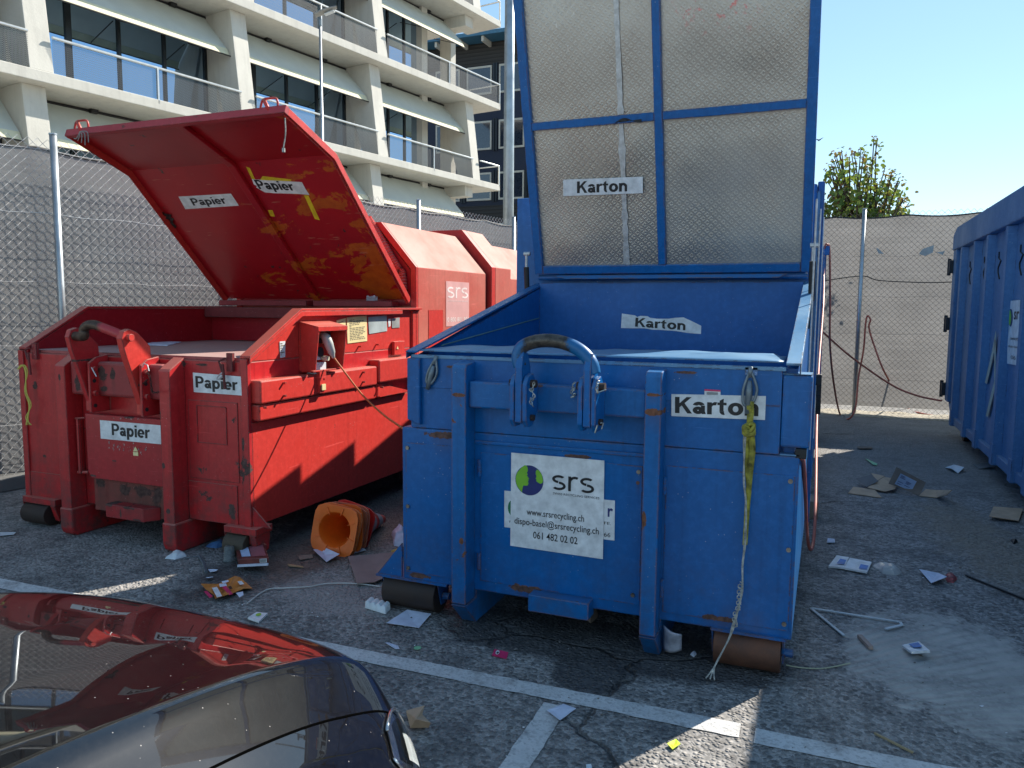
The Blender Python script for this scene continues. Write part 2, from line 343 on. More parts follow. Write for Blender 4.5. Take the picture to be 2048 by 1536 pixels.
def aluminium():
    t = NT('tread_aluminium'); 
    a = t.map((1, 1, 1), (0, 0, 0)); s = t.sep(a)
    # diamond tread: two families of short raised bars in the panel's x / z
    u = t.math('ADD', s[0], s[2]); v = t.math('SUBTRACT', s[0], s[2])
    def fam(p, q, ph):
        w1 = t.math('SINE', t.math('ADD', t.math('MULTIPLY', p, 230.), ph)); w2 = t.math('SINE', t.math('MULTIPLY', q, 115.))
        return t.math('MULTIPLY', t.ramp(w1, .2, .9), t.ramp(w2, -.1, .5))
    h1 = fam(u, v, 0.); h2 = t.math('MULTIPLY', t.ramp(t.math('SINE', t.math('MULTIPLY', v, 230.)), .2, .9), t.ramp(t.math('SINE', t.math('MULTIPLY', u, 115.)), .1, -.5))
    h = t.math('MAXIMUM', h1, h2)
    n = t.noise(1.6, 5); fine = t.noise(45, 4, .7)
    c = t.mix(t.ramp(n, .3, .7), (.39, .36, .33), (.49, .465, .43)); c = t.mix(t.math('MULTIPLY', h, .18), c, (.62, .6, .57))
    c = t.mix(t.math('MULTIPLY', t.ramp(fine, .55, .8), .3), c, (.15, .14, .13))
    sc = t.noise(1, 2, .5, t.map((70, 70, 3), (.2, .5, 0))); c = t.mix(t.math('MULTIPLY', t.ramp(sc, .72, .75), .35), c, (.8, .8, .8))
    # red spray on the upper right panel
    sp = t.math('MULTIPLY', t.ramp(s[2], 3.45, 3.75), t.math('MULTIPLY', t.ramp(s[0], .10, .25), t.ramp(s[0], .72, .58)))
    sm = t.math('MULTIPLY', sp, t.ramp(t.noise(16, 5, .7), .56, .64)); c = t.mix(t.math('MULTIPLY', sm, .85), c, (.75, .05, .06))
    t.set('Base Color', c); t.set('Metallic', .82); t.set('Roughness', t.ramp(n, .3, .7, .26, .38))
    t.bump(t.math('ADD', t.math('MULTIPLY', h, .20), t.math('ADD', t.math('MULTIPLY', t.noise(5, 3), .9), t.math('MULTIPLY', fine, .06))), .6, .007); return t.m
ALU = aluminium()
def concrete(name, a=(.62, .60, .54), b=(.51, .49, .44)):
    t = NT(name); n = t.noise(.7, 8, .7); c = t.mix(t.ramp(n, .3, .7), b, a)
    st = t.noise(1, 4, .6, t.map((5, 5, .5))); c = t.mix(t.math('MULTIPLY', t.ramp(st, .5, .75), .35), c, tuple(q*.55 for q in a))
    bl = t.noise(9, 5, .7); c = t.mix(t.math('MULTIPLY', t.ramp(bl, .6, .75), .3), c, tuple(q*.6 for q in a))
    t.set('Base Color', c); t.set('Roughness', .85); t.bump(t.noise(14, 6, .7), .25, .02); return t.m
CONC = concrete('board_marked_concrete'); KERBM = concrete('kerb_concrete', (.16, .16, .155), (.10, .10, .10))
AWN = simple('cream_awning_fabric', (.58, .60, .55), .85, 0, .04, 2)
AWNB = simple('sunlit_awning_band', (.72, .68, .48), .8, 0, .05, 3)  # sunlight on the bottom band put into its paler, yellower colour
DFRAME = simple('anthracite_frame', (.02, .027, .035), .4, .3, .1)
def glass_win(name, tint=(.10, .28, .62)):
    t = NT(name); t.set('Base Color', (.34, .47, .62)); t.set('Roughness', .015); t.set('Metallic', 1.)
    t.bump(t.noise(.8, 2), .02, .05); return t.m
WGLASS = glass_win('window_glass')
def meshalpha(name, col, sc, th, metal=.6):
    "expanded metal: real holes cut by a procedural pattern"
    t = NT(name); t.set('Base Color', col); t.set('Metallic', metal); t.set('Roughness', .5)
    s = t.sep(t.map((1, 1, 1)))
    L = t.math('ADD', t.math('MULTIPLY', s[0], .17), t.math('MULTIPLY', s[1], .985))
    u = t.math('ADD', t.math('MULTIPLY', L, sc), t.math('MULTIPLY', s[2], sc*2)); v = t.math('SUBTRACT', t.math('MULTIPLY', L, sc), t.math('MULTIPLY', s[2], sc*2))
    m = t.math('MAXIMUM', t.math('SINE', u), t.math('SINE', v)); al = t.math('GREATER_THAN', m, th)
    t.set('Alpha', al); return t.m
EXPM = meshalpha('expanded_metal', (.10, .105, .11), 75., .86)
def netmat(name, a, b, trans, tl):
    t = NT(name); n = t.noise(1.2, 5, .6); s = t.sep()
    wv = t.noise(1, 2, .5, t.map((.6, .6, 30))); c = t.mix(t.ramp(n, .3, .7), a, b); c = t.mix(t.math('MULTIPLY', t.ramp(wv, .45, .7), .25), c, tuple(min(1, q*1.5) for q in b))
    fine = t.noise(160, 2); c = t.mix(t.math('MULTIPLY', t.ramp(fine, .4, .6), .25), c, tuple(q*.5 for q in a))
    df = t.n('BsdfDiffuse'); tr = t.n('BsdfTranslucent'); tp = t.n('BsdfTransparent'); m1 = t.n('MixShader'); m2 = t.n('MixShader')
    bp = t.n('Bump'); bp.inputs['Strength'].default_value = .15; bp.inputs['Distance'].default_value = .03; t.l(t.noise(2.5, 4), bp.inputs['Height'])
    for q in (df, tr): t.l(c, q.inputs[0]); t.l(bp.outputs[0], q.inputs['Normal'])
    m1.inputs[0].default_value = tl; t.l(df.outputs[0], m1.inputs[1]); t.l(tr.outputs[0], m1.inputs[2])
    m2.inputs[0].default_value = trans; t.l(m1.outputs[0], m2.inputs[1]); t.l(tp.outputs[0], m2.inputs[2]); t.l(m2.outputs[0], t.out.inputs[0]); return t.m
NETL = netmat('grey_privacy_net', (.22, .22, .225), (.28, .28, .28), .0, .15)
NETB = netmat('backlit_privacy_net', (.225, .218, .212), (.29, .282, .275), .0, .42)

def ground_mat():
    t = NT('asphalt'); co = t.tc; s = t.sep()
    big = t.noise(.45, 6, .65); mid = t.noise(3.2, 6, .7)
    ag = t.voro(52, out=1); agd = t.voro(52); ag2 = t.voro(110, out=1)
    agv = t.sep(ag)[0]; agv2 = t.sep(ag2)[1]
    c = t.mix(t.ramp(big, .3, .7), (.215, .208, .20), (.285, .275, .26))
    c = t.mix(t.math('MULTIPLY', t.ramp(agv, .5, 1.), .8), c, (.44, .42, .40)); c = t.mix(t.math('MULTIPLY', t.ramp(agv, .42, .05), .5), c, (.05, .05, .052))
    c = t.mix(t.math('MULTIPLY', t.ramp(agv2, .6, 1.), .5), c, (.22, .21, .2))
    c = t.mix(t.math('MULTIPLY', t.ramp(mid, .48, .62), .45), c, (.05, .05, .055))
    c = t.mix(t.math('MULTIPLY', t.ramp(t.voro(9.), .06, .03), .7), c, (.30, .29, .27))
    wob = t.math('MULTIPLY', t.math('SUBTRACT', t.noise(2.2, 5, .7), .5), 1.); wob2 = t.math('MULTIPLY', t.math('SUBTRACT', t.noise(7, 4, .7), .5), 1.)
    def ell(cx, cy, rx, ry, rot=0, w=.9, w2=.35, soft=.10):
        ca, sa = math.cos(rot), math.sin(rot)
        dx = t.math('SUBTRACT', s[0], cx); dy = t.math('SUBTRACT', s[1], cy)
        a = t.math('DIVIDE', t.math('ADD', t.math('MULTIPLY', dx, ca), t.math('MULTIPLY', dy, sa)), rx)
        b = t.math('DIVIDE', t.math('SUBTRACT', t.math('MULTIPLY', dy, ca), t.math('MULTIPLY', dx, sa)), ry)
        d = t.math('SQRT', t.math('ADD', t.math('MULTIPLY', a, a), t.math('MULTIPLY', b, b)))
        d = t.math('ADD', d, t.math('ADD', t.math('MULTIPLY', wob, w), t.math('MULTIPLY', wob2, w2)))
        return t.ramp(d, 1+soft, 1-soft)
    # pale concrete patches, raked in an arc
    g1 = gr(1905, 1330); g2 = gr(675, 1188)
    p1 = ell(g1.x, g1.y, .50, .62, .2, 1.5, .9, .10); p2 = ell(g2.x+.1, g2.y, .52, .27, 0, 1.1, .6, .12)
    dx = t.math('SUBTRACT', s[0], g1.x-1.5); dy = t.math('SUBTRACT', s[1], g1.y-1.3)
    rad = t.math('SQRT', t.math('ADD', t.math('MULTIPLY', dx, dx), t.math('MULTIPLY', dy, dy)))
    rake = t.math('SINE', t.math('ADD', t.math('MULTIPLY', t.math('ARCTAN2', dy, dx), 210.), t.math('MULTIPLY', wob, 6.)))
    pc = t.mix(t.ramp(mid, .35, .7), (.38, .36, .33), (.52, .50, .46)); pc = t.mix(t.math('MULTIPLY', t.math('MULTIPLY', t.ramp(rake, .0, 1.), t.ramp(t.noise(3.5, 4), .42, .58)), .28), pc, (.14, .13, .12))
    c = t.mix(t.math('MULTIPLY', p1, t.ramp(t.noise(2.7, 6, .7), .38, .55, .35, 1.)), c, pc)
    c = t.mix(t.math('MULTIPLY', p2, .75), c, t.mix(t.ramp(mid, .35, .65), (.26, .24, .23), (.36, .34, .32)))
    # damp stains
    g3 = gr(1185, 1335); st = t.math('MAXIMUM', ell(g3.x, g3.y, .19, .27, .1, .8, .4), ell(-1.05, 3.75, .95, .30, 0, .7, .4))
    st = t.math('MAXIMUM', st, ell(-3.4, 6.2, .5, 3.0, 0, .5, .3)); c = t.mix(t.math('MULTIPLY', st, .72), c, (.028, .028, .03))
    # dusty brown earth by both containers; the right patch also paints soft warm light
    ea = t.math('MAXIMUM', ell(1.15, 6.6, .30, 1.3, .15, 1.5, .8, .35), t.math('MULTIPLY', ell(-3.0, 4.7, .55, .7, 0, 1.2, .8, .4), .45))
    c = t.mix(t.math('MULTIPLY', ea, .55), c, t.mix(t.ramp(mid, .4, .65), (.20, .15, .10), (.38, .31, .22)))
    # smoother older paving further back
    fa = t.ramp(s[1], 7.5, 9.); c = t.mix(t.math('MULTIPLY', fa, .55), c, t.mix(t.ramp(big, .3, .7), (.21, .20, .19), (.29, .28, .26)))
    # cracks
    cv = t.noise(1.4, 5, .6); cr = t.voro(.55, t.mix(.12, co, cv, 'ADD') if False else co, 0, 'DISTANCE_TO_EDGE')
    warp = t.n('VectorMath'); warp.operation = 'ADD'; nz = t.n('TexNoise'); nz.inputs['Scale'].default_value = 3; nz.inputs['Detail'].default_value = 5; t.l(co, nz.inputs['Vector'])
    scl = t.n('VectorMath'); scl.operation = 'SCALE'; scl.inputs['Scale'].default_value = .35; t.l(nz.outputs['Color'], scl.inputs[0]); t.l(co, warp.inputs[0]); t.l(scl.outputs[0], warp.inputs[1])
    cr = t.voro(.42, warp.outputs[0], 0, 'DISTANCE_TO_EDGE'); ck = t.math('MULTIPLY', t.ramp(cr, .006, .001), t.ramp(t.noise(.8, 2, .5, t.map(loc=(5, 2, 0))), .55, .62))
    c = t.mix(t.math('MULTIPLY', ck, .55), c, (.03, .03, .03))
    t.set('Base Color', c); t.set('Roughness', t.ramp(st, 0, 1, .88, .55)); t.set('Specular IOR Level', .35)
    h = t.math('ADD', t.math('MULTIPLY', t.ramp(agd, 0, .6, 1, 0), t.math('SUBTRACT', 1., p1)), t.math('ADD', t.math('MULTIPLY', mid, .8), t.math('MULTIPLY', ck, -2.)))
    h = t.math('ADD', h, t.math('MULTIPLY', t.math('MULTIPLY', rake, p1), .35))
    t.bump(h, 1., .012); return t.m
def line_mat():
    t = NT('worn_white_road_paint'); n = t.noise(30, 6, .75); m = t.noise(5, 5, .7); vv = t.sep(t.voro(85, out=1))[0]
    c = t.mix(t.ramp(m, .3, .7), (.50, .50, .49), (.64, .64, .63)); c = t.mix(t.math('MULTIPLY', t.ramp(vv, .6, 1.), .4), c, (.17, .17, .17))
    c = t.mix(t.math('MULTIPLY', t.ramp(t.noise(3, 5, .8, t.map(loc=(4, 4, 0))), .55, .66), .5), c, (.12, .10, .09))
    t.set('Base Color', c); t.set('Roughness', .85); t.bump(t.math('ADD', n, t.voro(85)), .5, .005)
    t.set('Alpha', t.ramp(t.math('ADD', n, t.math('MULTIPLY', m, .4)), .58, .62, 0, 1) if False else t.ramp(t.math('ADD', n, t.math('MULTIPLY', m, .5)), .49, .55)); return t.m
ASPH = ground_mat(); LINE = line_mat()
GRAV = simple('pale_gravel', (.42, .37, .28), .9, 0, .35, 22, 1.)

# ================================================================== GROUND
g = MB(); g.add([(-300, -300, 0), (300, -300, 0), (300, 300, 0), (-300, 300, 0)], [(0, 1, 2, 3)])
tag(g.build('asphalt_ground', ASPH), kind='structure')
def strip(name, a, b, wd, z=.004):
    a, b = V(a), V(b); L = (b-a).length; d = (b-a)/L; s = V((-d.y, d.x, 0)); n = int(L/.03); vs = []; fs = []
    for i in range(n+1):
        p = a+d*(L*i/n); j = .006*noise.noise(V((i*.35, 1.3, wd)))+.004*(random.random()-.5); k = .006*noise.noise(V((i*.35, 7.3, wd)))+.004*(random.random()-.5)
        vs += [p+s*(wd/2+j)+V((0,0,z)), p-s*(wd/2+k)+V((0,0,z))]
    fs = [(2*i, 2*i+1, 2*i+3, 2*i+2) for i in range(n)]
    m = MB(); m.add(vs, fs); return tag(m.build(name, LINE, recalc=False), kind='structure')
strip('parking_line', (-6.4, 3.06, 0), (-.26, 3.165, 0), .115)
strip('parking_line', (-.20, 3.15, 0), (1.9, 3.18, 0), .115)
strip('parking_line', (-1.03, 3.06, 0), (-1.0, -1.5, 0), .11)
# kerb under the left fence, gravel at the foot of the back fence
FD = V((.205, .979, 0)).normalized(); FN = V((FD.y, -FD.x, 0))      # fence direction, normal to the yard
F0 = V((-7.0, 5.33, 0))
k = MB(); a = F0-FD*6+FN*.02; b = F0+FD*8.6+FN*.02
k.ext([a+FN*.14, a+FN*.12+V((0,0,.12)), a-FN*.16+V((0,0,.12)), a-FN*.16], b-a)
tag(k.build('kerb', KERBM, bevel=.012), kind='structure')
gm = MB()
def gfn(u, v):
    x = -1.5+u*9; y = 13.62+v*.75
    e = min(v, 1-v)*2; return V((x, y+.06*noise.noise(V((x*2, v*3, 0))), .004+e*(.05+.05*noise.noise(V((x*3, y*5, 1))))))
gm.grid(gfn, 120, 10); tag(gm.build('gravel_strip', GRAV, smooth=True), kind='structure')

# ================================================================== CHAIN LINK FENCES
def catenary_net(O, D, N, L, z0, z1, off, tie, name, mat, parent, wav=.009):
    m = MB(); nu = int(L/.10); nv = 26
    def f(u, v):
        s = u*L; top = z1-.038*abs(math.sin(math.pi*s/tie))
        z = z0+(top-z0)*v; w = wav*noise.noise(V((s*.7, z*1.6, 3)))+wav*.5*noise.noise(V((s*2.5, z*4, 9)))
        return O+D*s+N*(off+w)+V((0, 0, z+(.02*noise.noise(V((s*1.3, 0, 5))) if v < .01 else 0)))
    m.grid(f, nu, nv); o = m.build(name, mat, parent, smooth=True, recalc=False)
    h = MB(); h.tube([f(i/(nu-1), 1) for i in range(nu)], .012, 5); h.build('net_hem', DARK, parent)
    return o
def chain_mesh(O, D, N, L, H, p, r, mat, parent, z0=.05, spikes=True):
    m = MB(); c = 0
    for fam in (1, -1):
        n0 = int(-H/p)-1 if fam == 1 else 0; n1 = int(L/p)+1 if fam == 1 else int((L+H)/p)+1
        for i in range(n0, n1):
            s0 = i*p
            # s = s0 + fam*z  for z in 0..H
            za, zb = 0., H
            if fam == 1: za = max(za, -s0); zb = min(zb, L-s0)
            else: za = max(za, s0-L); zb = min(zb, s0)
            if zb-za < .03: continue
            k0 = math.ceil(za/(p/2)); k1 = math.floor(zb/(p/2)); pts = []
            for k in range(k0, k1+1):
                z = k*p/2; o = .0035*(1 if (k+i*0) % 2 else -1)*fam
                pts.append(O+D*(s0+fam*z)+N*o+V((0, 0, z0+z)))
            if len(pts) > 1: m.tube(pts, r, 3, cap=False)
    return m.build('wire_mesh', mat, parent, recalc=False)
def fence(label, O, D, N, L, H, posts, netmat_, netoff, rad, nz0, rmat, name='chain_link_fence', wires=(.6, 1.35, 1.95, 2.6, 3.2), wr=.0024):
    root = thing(name, label, 'fence', tuple(O))
    chain_mesh(O, D, N, L, H-.05, .088, wr, rmat, root)
    catenary_net(O, D, N, L, nz0, H-.08, netoff, 1.05, 'privacy_net', netmat_, root)
    for s in posts:
        c = O+D*s+N*.045; m = MB(); m.cyl(c, c+V((0, 0, H+.02)), rad, 18); p = m.build('post', GALV, root, smooth=False)
        for q in p.data.polygons: q.use_smooth = len(q.vertices) == 4
        q = MB(); q.cyl(c+V((0, 0, H+.02)), c+V((0, 0, H+.035)), rad*1.12, 18); q.build('post_cap', GALV, p)
    for z in wires:
        m = MB(); pts = [O+D*(L*i/60)+N*.006+V((0, 0, z+.01*math.sin(i*1.7))) for i in range(61)]; m.tube(pts, .0022, 4); m.build('tension_wire', rmat, root)
    return root
GALW = simple('galvanised_wire', (.72, .73, .73), .45, .25, .1)
OLDW = simple('weathered_wire', (.18, .17, .16), .6, .4, .1)
HF = 3.33
lf = fence('tall chain link fence with grey privacy net beside the red compactor',
      F0-FD*3.2, FD, FN, 12.0, HF, [.0+.35, 3.2, 5.85, 8.5, 11.1], NETL, -.16, .033, .06, GALW)
bf = fence('back chain link fence with pale backlit net and sagging black hem, below the leafy tree',
      V((-5.2, 13.86, 0)), V((1, 0, 0)), V((0, -1, 0)), 13.0, HF, [.3, 3.0, 5.67, 8.3, 10.9], NETB, -.03, .033, .15, OLDW)
# loose black wire and torn tape on the back net (parts of that fence)
m = MB(); m.tube(spline([px(1, 13.8, *q) for q in ((1640, 563), (1722, 552), (1760, 561), (1850, 565), (1900, 564), (1960, 560))]), .008, 5); m.build('sagging_cable', DARK, bf)
for pts in (((1845, 498), (1868, 490), (1866, 505), (1850, 512), (1838, 508)), ((1752, 495), (1760, 500), (1768, 508), (1757, 507)), ((1872, 505), (1890, 502), (1886, 510))):
    m = MB(); m.ext([px(1, 13.80, *q) for q in pts], (0, -.004, 0)); m.build('torn_scrap', simple('torn_grey_scrap', (.40, .40, .38), .8), bf)

# ================================================================== CONCRETE OFFICE BUILDING
BA = R(10); BD = V((math.sin(BA), math.cos(BA), 0)); BN = V((math.cos(BA), -math.sin(BA), 0)); B0 = V((-13.164, 30.64, 0))
def bp(s, o, z): return B0+BD*s+BN*o+V((0, 0, z))
class BB(MB):
    def bbox(s, s0, s1, o0, o1, z0, z1):
        return s.add([bp(*q) for q in ((s0,o0,z0),(s1,o0,z0),(s1,o1,z0),(s0,o1,z0),(s0,o0,z1),(s1,o0,z1),(s1,o1,z1),(s0,o1,z1))],
                     [(0,3,2,1),(4,5,6,7),(0,1,5,4),(1,2,6,5),(2,3,7,6),(3,0,4,7)])
    def fin(s, s0, s1, poly): return s.ext([bp(s0, o, z) for o, z in poly], BD*(s1-s0))
bl = thing('office_building', 'pale concrete office building with slanted fins, cream awnings and balconies behind the left fence', 'building', tuple(B0))
PITCHF = 3.34; Z0 = 6.88; S0 = -32.
def zf(k): return Z0+PITCHF*k
tops = [zf(k) for k in (-1, 0, 1, 2, 3)]
for zt in tops:
    m = BB(); m.bbox(S0, 0, -1.72, 0, zt-.25, zt); m.build('floor_slab', CONC, bl, bevel=.015)
    m = BB(); m.bbox(S0, -.3, -14, -1.723, zt-.22, zt-.003); m.build('floor_slab', CONC, bl)
cols = [-1.70-5.62*i for i in range(6)]
INT = simple('dim_interior', (.035, .04, .045), .9)
CURT = simple('interior_curtain', (.20, .21, .19), .9, 0, .2, 3)
m = BB(); m.bbox(S0, -3.35, -13.8, -2.6, 0, tops[-1]); m.build('inner_core', INT, bl)
RAIL = simple('balcony_rail', (.55, .57, .57), .35, .6, .05)
for fl in range(-2, 4):
    zb = zf(fl); ztop = zf(fl+1)-.25
    if fl == 3: ztop = zf(4)-.25
    if fl == -2: zb = 0.
    for ci, c in enumerate(cols):
        s0, s1 = c-.26, c+.26
        if ci == 0 and fl in (-1, 1):
            m = BB(); m.fin(s0, s1, [(-.42, ztop), (-1.7, ztop), (-1.32, ztop-.42), (-.40, ztop-.42)]); m.build('column_stub', CONC, bl, bevel=.012)
        else:
            m = BB(); m.fin(s0, s1, [(-.02, zb), (-.72, zb), (-1.7, ztop), (-.42, ztop)]); m.build('column', CONC, bl, bevel=.012)
        m = BB(); m.bbox(c-.18, c+.16, -1.75, -1.2, zb, ztop); m.build('pillar', CONC, bl, bevel=.01)
        if fl < -1: continue
        if ci == len(cols)-1: continue
        # bay between this column and the next one to the left
        a, b = cols[ci+1]+.2, c-.22
        if ci == 0: b = -3.35
        wz0, wz1 = zb+.02, ztop
        w_ = BB(); n = 4; st = (b-a)/n
        fr = BB()
        for i in range(n+1):
            wd = .05 if i not in (0, 1) else .09
            p = a+st*i; fr.bbox(p-wd, p+wd*.6, -1.66, -1.58, wz0, wz1)
        fr.bbox(a, b, -1.655, -1.575, wz1-.14, wz1-.002); fr.bbox(a, b, -1.655, -1.575, wz0, wz0+.09)
        fo = fr.build('window', DFRAME, bl)
        for i in range(n):
            m = BB(); m.bbox(a+st*i+.04, a+st*(i+1)-.04, -1.64, -1.628, wz0+.05, wz1-.1); m.build('pane', WGLASS, fo)
        # awning: roller, cloth, bottom band
        ax0, ax1 = a-.1 if ci else a-.1, c-.30
        m = BB(); m.ext([bp(ax0, -1.50, ztop-.06), bp(ax0, -1.49, ztop-.09), bp(ax0, -.53, ztop-1.10), bp(ax0, -.54, ztop-1.07)], BD*(ax1-ax0)); aw = m.build('awning', AWN, bl)
        m = BB(); m.ext([bp(ax0, -.535, ztop-1.07), bp(ax0, -.53, ztop-1.11), bp(ax0, -.45, ztop-1.28), bp(ax0, -.43, ztop-1.26)], BD*(ax1-ax0)); m.build('awning_band', AWNB, aw)
        m = BB(); m.tube([bp(ax0, -1.52, ztop-.05), bp(ax1+.05, -1.52, ztop-.05)], .045, 8); m.build('roller', DARK, aw)
        m = BB(); m.tube([bp(ax0, -.44, ztop-1.28), bp(ax1+.05, -.44, ztop-1.28)], .018, 6)
        for q in (.35, .8): m.bbox(ax0+(ax1-ax0)*q-.09, ax0+(ax1-ax0)*q+.09, -1.5, -1.36, ztop-.10, ztop-.001)
        for q in (.12, .5, .9): m.tube([bp(ax0+(ax1-ax0)*q, -1.55, ztop-.9), bp(ax0+(ax1-ax0)*q, -.48, ztop-1.26)], .014, 5)
        m.build('awning_arm', DARK, aw)
        # railing
        if fl > -2:
            r0, r1 = cols[ci+1]+.26, c-.26
            if ci == 0 and fl in (-1, 1): r1 = -.02
            m = BB(); m.tube([bp(r0, -.03, zb+.78), bp(r1, -.03, zb+.78)], .032, 8)
            rl = m.build('railing', RAIL, bl)
            ps = [(r0+r1)/2] if r1 < -.1 else [(r0+r1)/2, -.04]
            for p in ps:
                m = BB(); m.bbox(p-.02, p+.02, -.06, -.0, zb-.1, zb+.76); m.build('rail_post', RAIL, rl)
            m = BB(); m.bbox(r0, r1, -.045, -.04, zb+.02, zb+.75); m.build('rail_mesh', EXPM, rl)
            if ci == 0 and fl in (0, 2):
                m = BB(); m.tube([bp(c+.26, -.03, zb+.78), bp(-.04, -.03, zb+.78), bp(-.04, -1.6, zb+.78)], .028, 8)
                r2 = m.build('railing', RAIL, bl); m = BB(); m.bbox(-.06, -.02, -.06, -.0, zb-.1, zb+.76); m.build('rail_post', RAIL, r2)
            if ci == 0:
                m = BB(); m.tube([bp(-.04, -.03, zb+.78), bp(-.04, -1.7, zb+.78)], .028, 8); m.build('railing', RAIL, bl)
    if fl > -2:
        m = BB(); m.bbox(-3.55, -3.2, -1.75, -1.35, zb, ztop); m.build('pillar', CONC, bl, bevel=.01)
        # curtains behind some panes
        for ci in (1, 2):
            b = cols[ci]-.22; m = MB()
            m.grid(lambda u, v: bp(b-1.5+u*1.3, -1.85+.05*math.sin(u*40), zb+.1+v*2.8), 60, 2); m.build('curtain', CURT, bl, smooth=True)

# ================================================================== DARK BUILDING BEHIND
db = thing('dark_building', 'dark blue timber building with white framed windows seen beyond the concrete building', 'building', (-21, 46, 0))
DNAVY = simple('dark_navy_boarding', (.012, .02, .045), .7, 0, .1); WFR = simple('cream_window_frame', (.52, .50, .44), .6, 0, .06)
def boards():
    t = NT('black_boarding'); s = t.sep(); wv = t.math('SINE', t.math('MULTIPLY', s[2], 28.)); t.set('Base Color', t.mix(t.ramp(wv, .8, .98), (.035, .033, .032), (.008, .008, .008))); t.set('Roughness', .8); t.bump(wv, .4, .02); return t.m
BOARD = boards()
m = MB(); m.box(-26, -9, 46, 60, 0, 18.3); m.build('wall', DNAVY, db)
m = MB(); m.box(-26, -9, 45.95, 45.995, 16.95, 18.3); m.box(-26, -9, 45.95, 45.995, 3, 8.2); m.build('boarded_wall', BOARD, db)
m = MB(); m.box(-26.6, -8.5, 44.6, 61, 18.32, 18.55); m.build('roof', simple('roof_edge_blue', (.05, .16, .26), .5), db)
m = MB()
for i in range(10): m.box(-25.4+i*1.62, -25.25+i*1.62, 44.75, 45.95, 18.0, 18.31)
m.build('rafter_end', WFR, db)
BG2 = simple('dark_window_glass', (.02, .03, .05), .05, 0, .1, spec=1.)
for zc, h in ((16.02, 1.75), (12.6, 1.8), (9.4, 1.75), (6.2, 1.7)):
    for i in range(7):
        x0 = -24.35+i*2.25
        m = MB(); z0, z1 = zc-h/2, zc+h/2
        m.box(x0, x0+1.75, 45.93, 45.99, z0, z0+.12); m.box(x0, x0+1.75, 45.93, 45.99, z1-.12, z1); m.box(x0, x0+.1, 45.93, 45.99, z0+.121, z1-.121); m.box(x0+1.65, x0+1.75, 45.93, 45.99, z0+.121, z1-.121)
        wo_ = m.build('window', WFR, db); m = MB(); m.box(x0+.1, x0+1.65, 45.95, 45.97, z0+.12, z1-.12); m.build('pane', BG2, wo_)
        m = MB(); m.box(x0+1.85, x0+1.97, 45.88, 45.99, z0-.1, z1+.1); m.box(x0+2.03, x0+2.15, 45.88, 45.99, z0-.1, z1+.1); m.build('blind_rail', DFRAME, wo_)

pv = MB(); pv.ext([F0-FD*40-FN*.9+V((0,0,.004)), F0+FD*80-FN*.9+V((0,0,.004)), F0+FD*80-FN*26+V((0,0,.004)), F0-FD*40-FN*26+V((0,0,.004))], (0, 0, .06)); tag(pv.build('bounce_pavement', concrete('pale_bounce_paving', (.42, .40, .35), (.34, .32, .28))), kind='structure')  # unseen pale paving added to bounce sunlight up to the slab soffits
# ================================================================== POLES
p0 = V((-7.056, 16.93, 0)); fp = thing('flag_pole', 'thick galvanised mast rising behind the fence between the concrete building and the blue lid', 'pole', tuple(p0))
m = MB(); m.tube([p0, p0+V((0, 0, 6)), p0+V((0, 0, 13))], [.135, .12, .10], 20); o = m.build('shaft', GALV, fp, smooth=True)
m = MB(); m.cyl(p0, p0+V((0, 0, .04)), .26, 20); m.build('base_plate', GALV, fp, bevel=.004)
m = MB(); q = p0+V((-.02, -.13, 8.93)); m.tube([q+V((.25*math.cos(a), 0, .07*math.sin(a))) for a in [i*.524 for i in range(13)]], .018, 6); m.build('halyard_ring', DARK, fp)
l0 = V((-11.24, 15.5, 0)); lp = thing('street_lamp', 'slim grey street lamp with flat head in front of the concrete building', 'street lamp', tuple(l0))
m = MB(); m.tube([l0, l0+V((0, 0, 4)), l0+V((0, 0, 8.25))], [.055, .042, .03], 14); m.build('pole', GALV, lp, smooth=True)
m = MB(); m.cyl(l0+V((0, 0, 8.2)), l0+V((0, 0, 8.36)), .042, 12); m.build('sleeve', GREYM, lp)
hd = V((1, .35, 0)).normalized(); sd = V((-hd.y, hd.x, 0)); base = l0+V((0, 0, 8.36))
m = MB()
def lampf(u, v):
    x = -.10+u*.50; wd = .13*math.sin(math.pi*min(1, max(0, .12+u*.80)))**.5; t = .055*(1-u*.55); a = 2*math.pi*v
    return base+hd*x+sd*(wd*math.cos(a))+V((0, 0, .10+u*.16+t*math.sin(a)))
m.grid(lampf, 14, 17); m.build('lamp_head', simple('lamp_grey', (.33, .33, .31), .5), lp, smooth=True)
m = MB(); m.ext([base+hd*.12+sd*.07+V((0,0,.098)), base+hd*.34+sd*.07+V((0,0,.175)), base+hd*.34-sd*.07+V((0,0,.175)), base+hd*.12-sd*.07+V((0,0,.098))], (0, 0, -.012)); m.build('lens', PALE, lp)

# ================================================================== TREE
def leafmat(name, a, b, c_):
    t = NT(name); ge = t.n('NewGeometry'); r = ge.outputs['Random Per Island']
    c = t.mix(t.ramp(r, 0, .6), a, b); c = t.mix(t.ramp(r, .8, 1.), c, c_); t.set('Base Color', c); t.set('Roughness', .45)
    tr = t.n('BsdfTranslucent'); t.l(t.mix(.5, c, (.25, .30, .03)), tr.inputs[0]); mx = t.n('MixShader'); mx.inputs[0].default_value = .35
    t.l(t.b.outputs[0], mx.inputs[1]); t.l(tr.outputs[0], mx.inputs[2]); t.l(mx.outputs[0], t.out.inputs[0]); return t.m
LEAF = leafmat('leaf_green', (.065, .15, .03), (.17, .26, .055), (.27, .28, .07)); LEAFR = leafmat('leaf_red_tip', (.22, .07, .035), (.13, .04, .03), (.14, .15, .04))
BARK = simple('bark', (.09, .065, .045), .9, 0, .3, 12, .5)
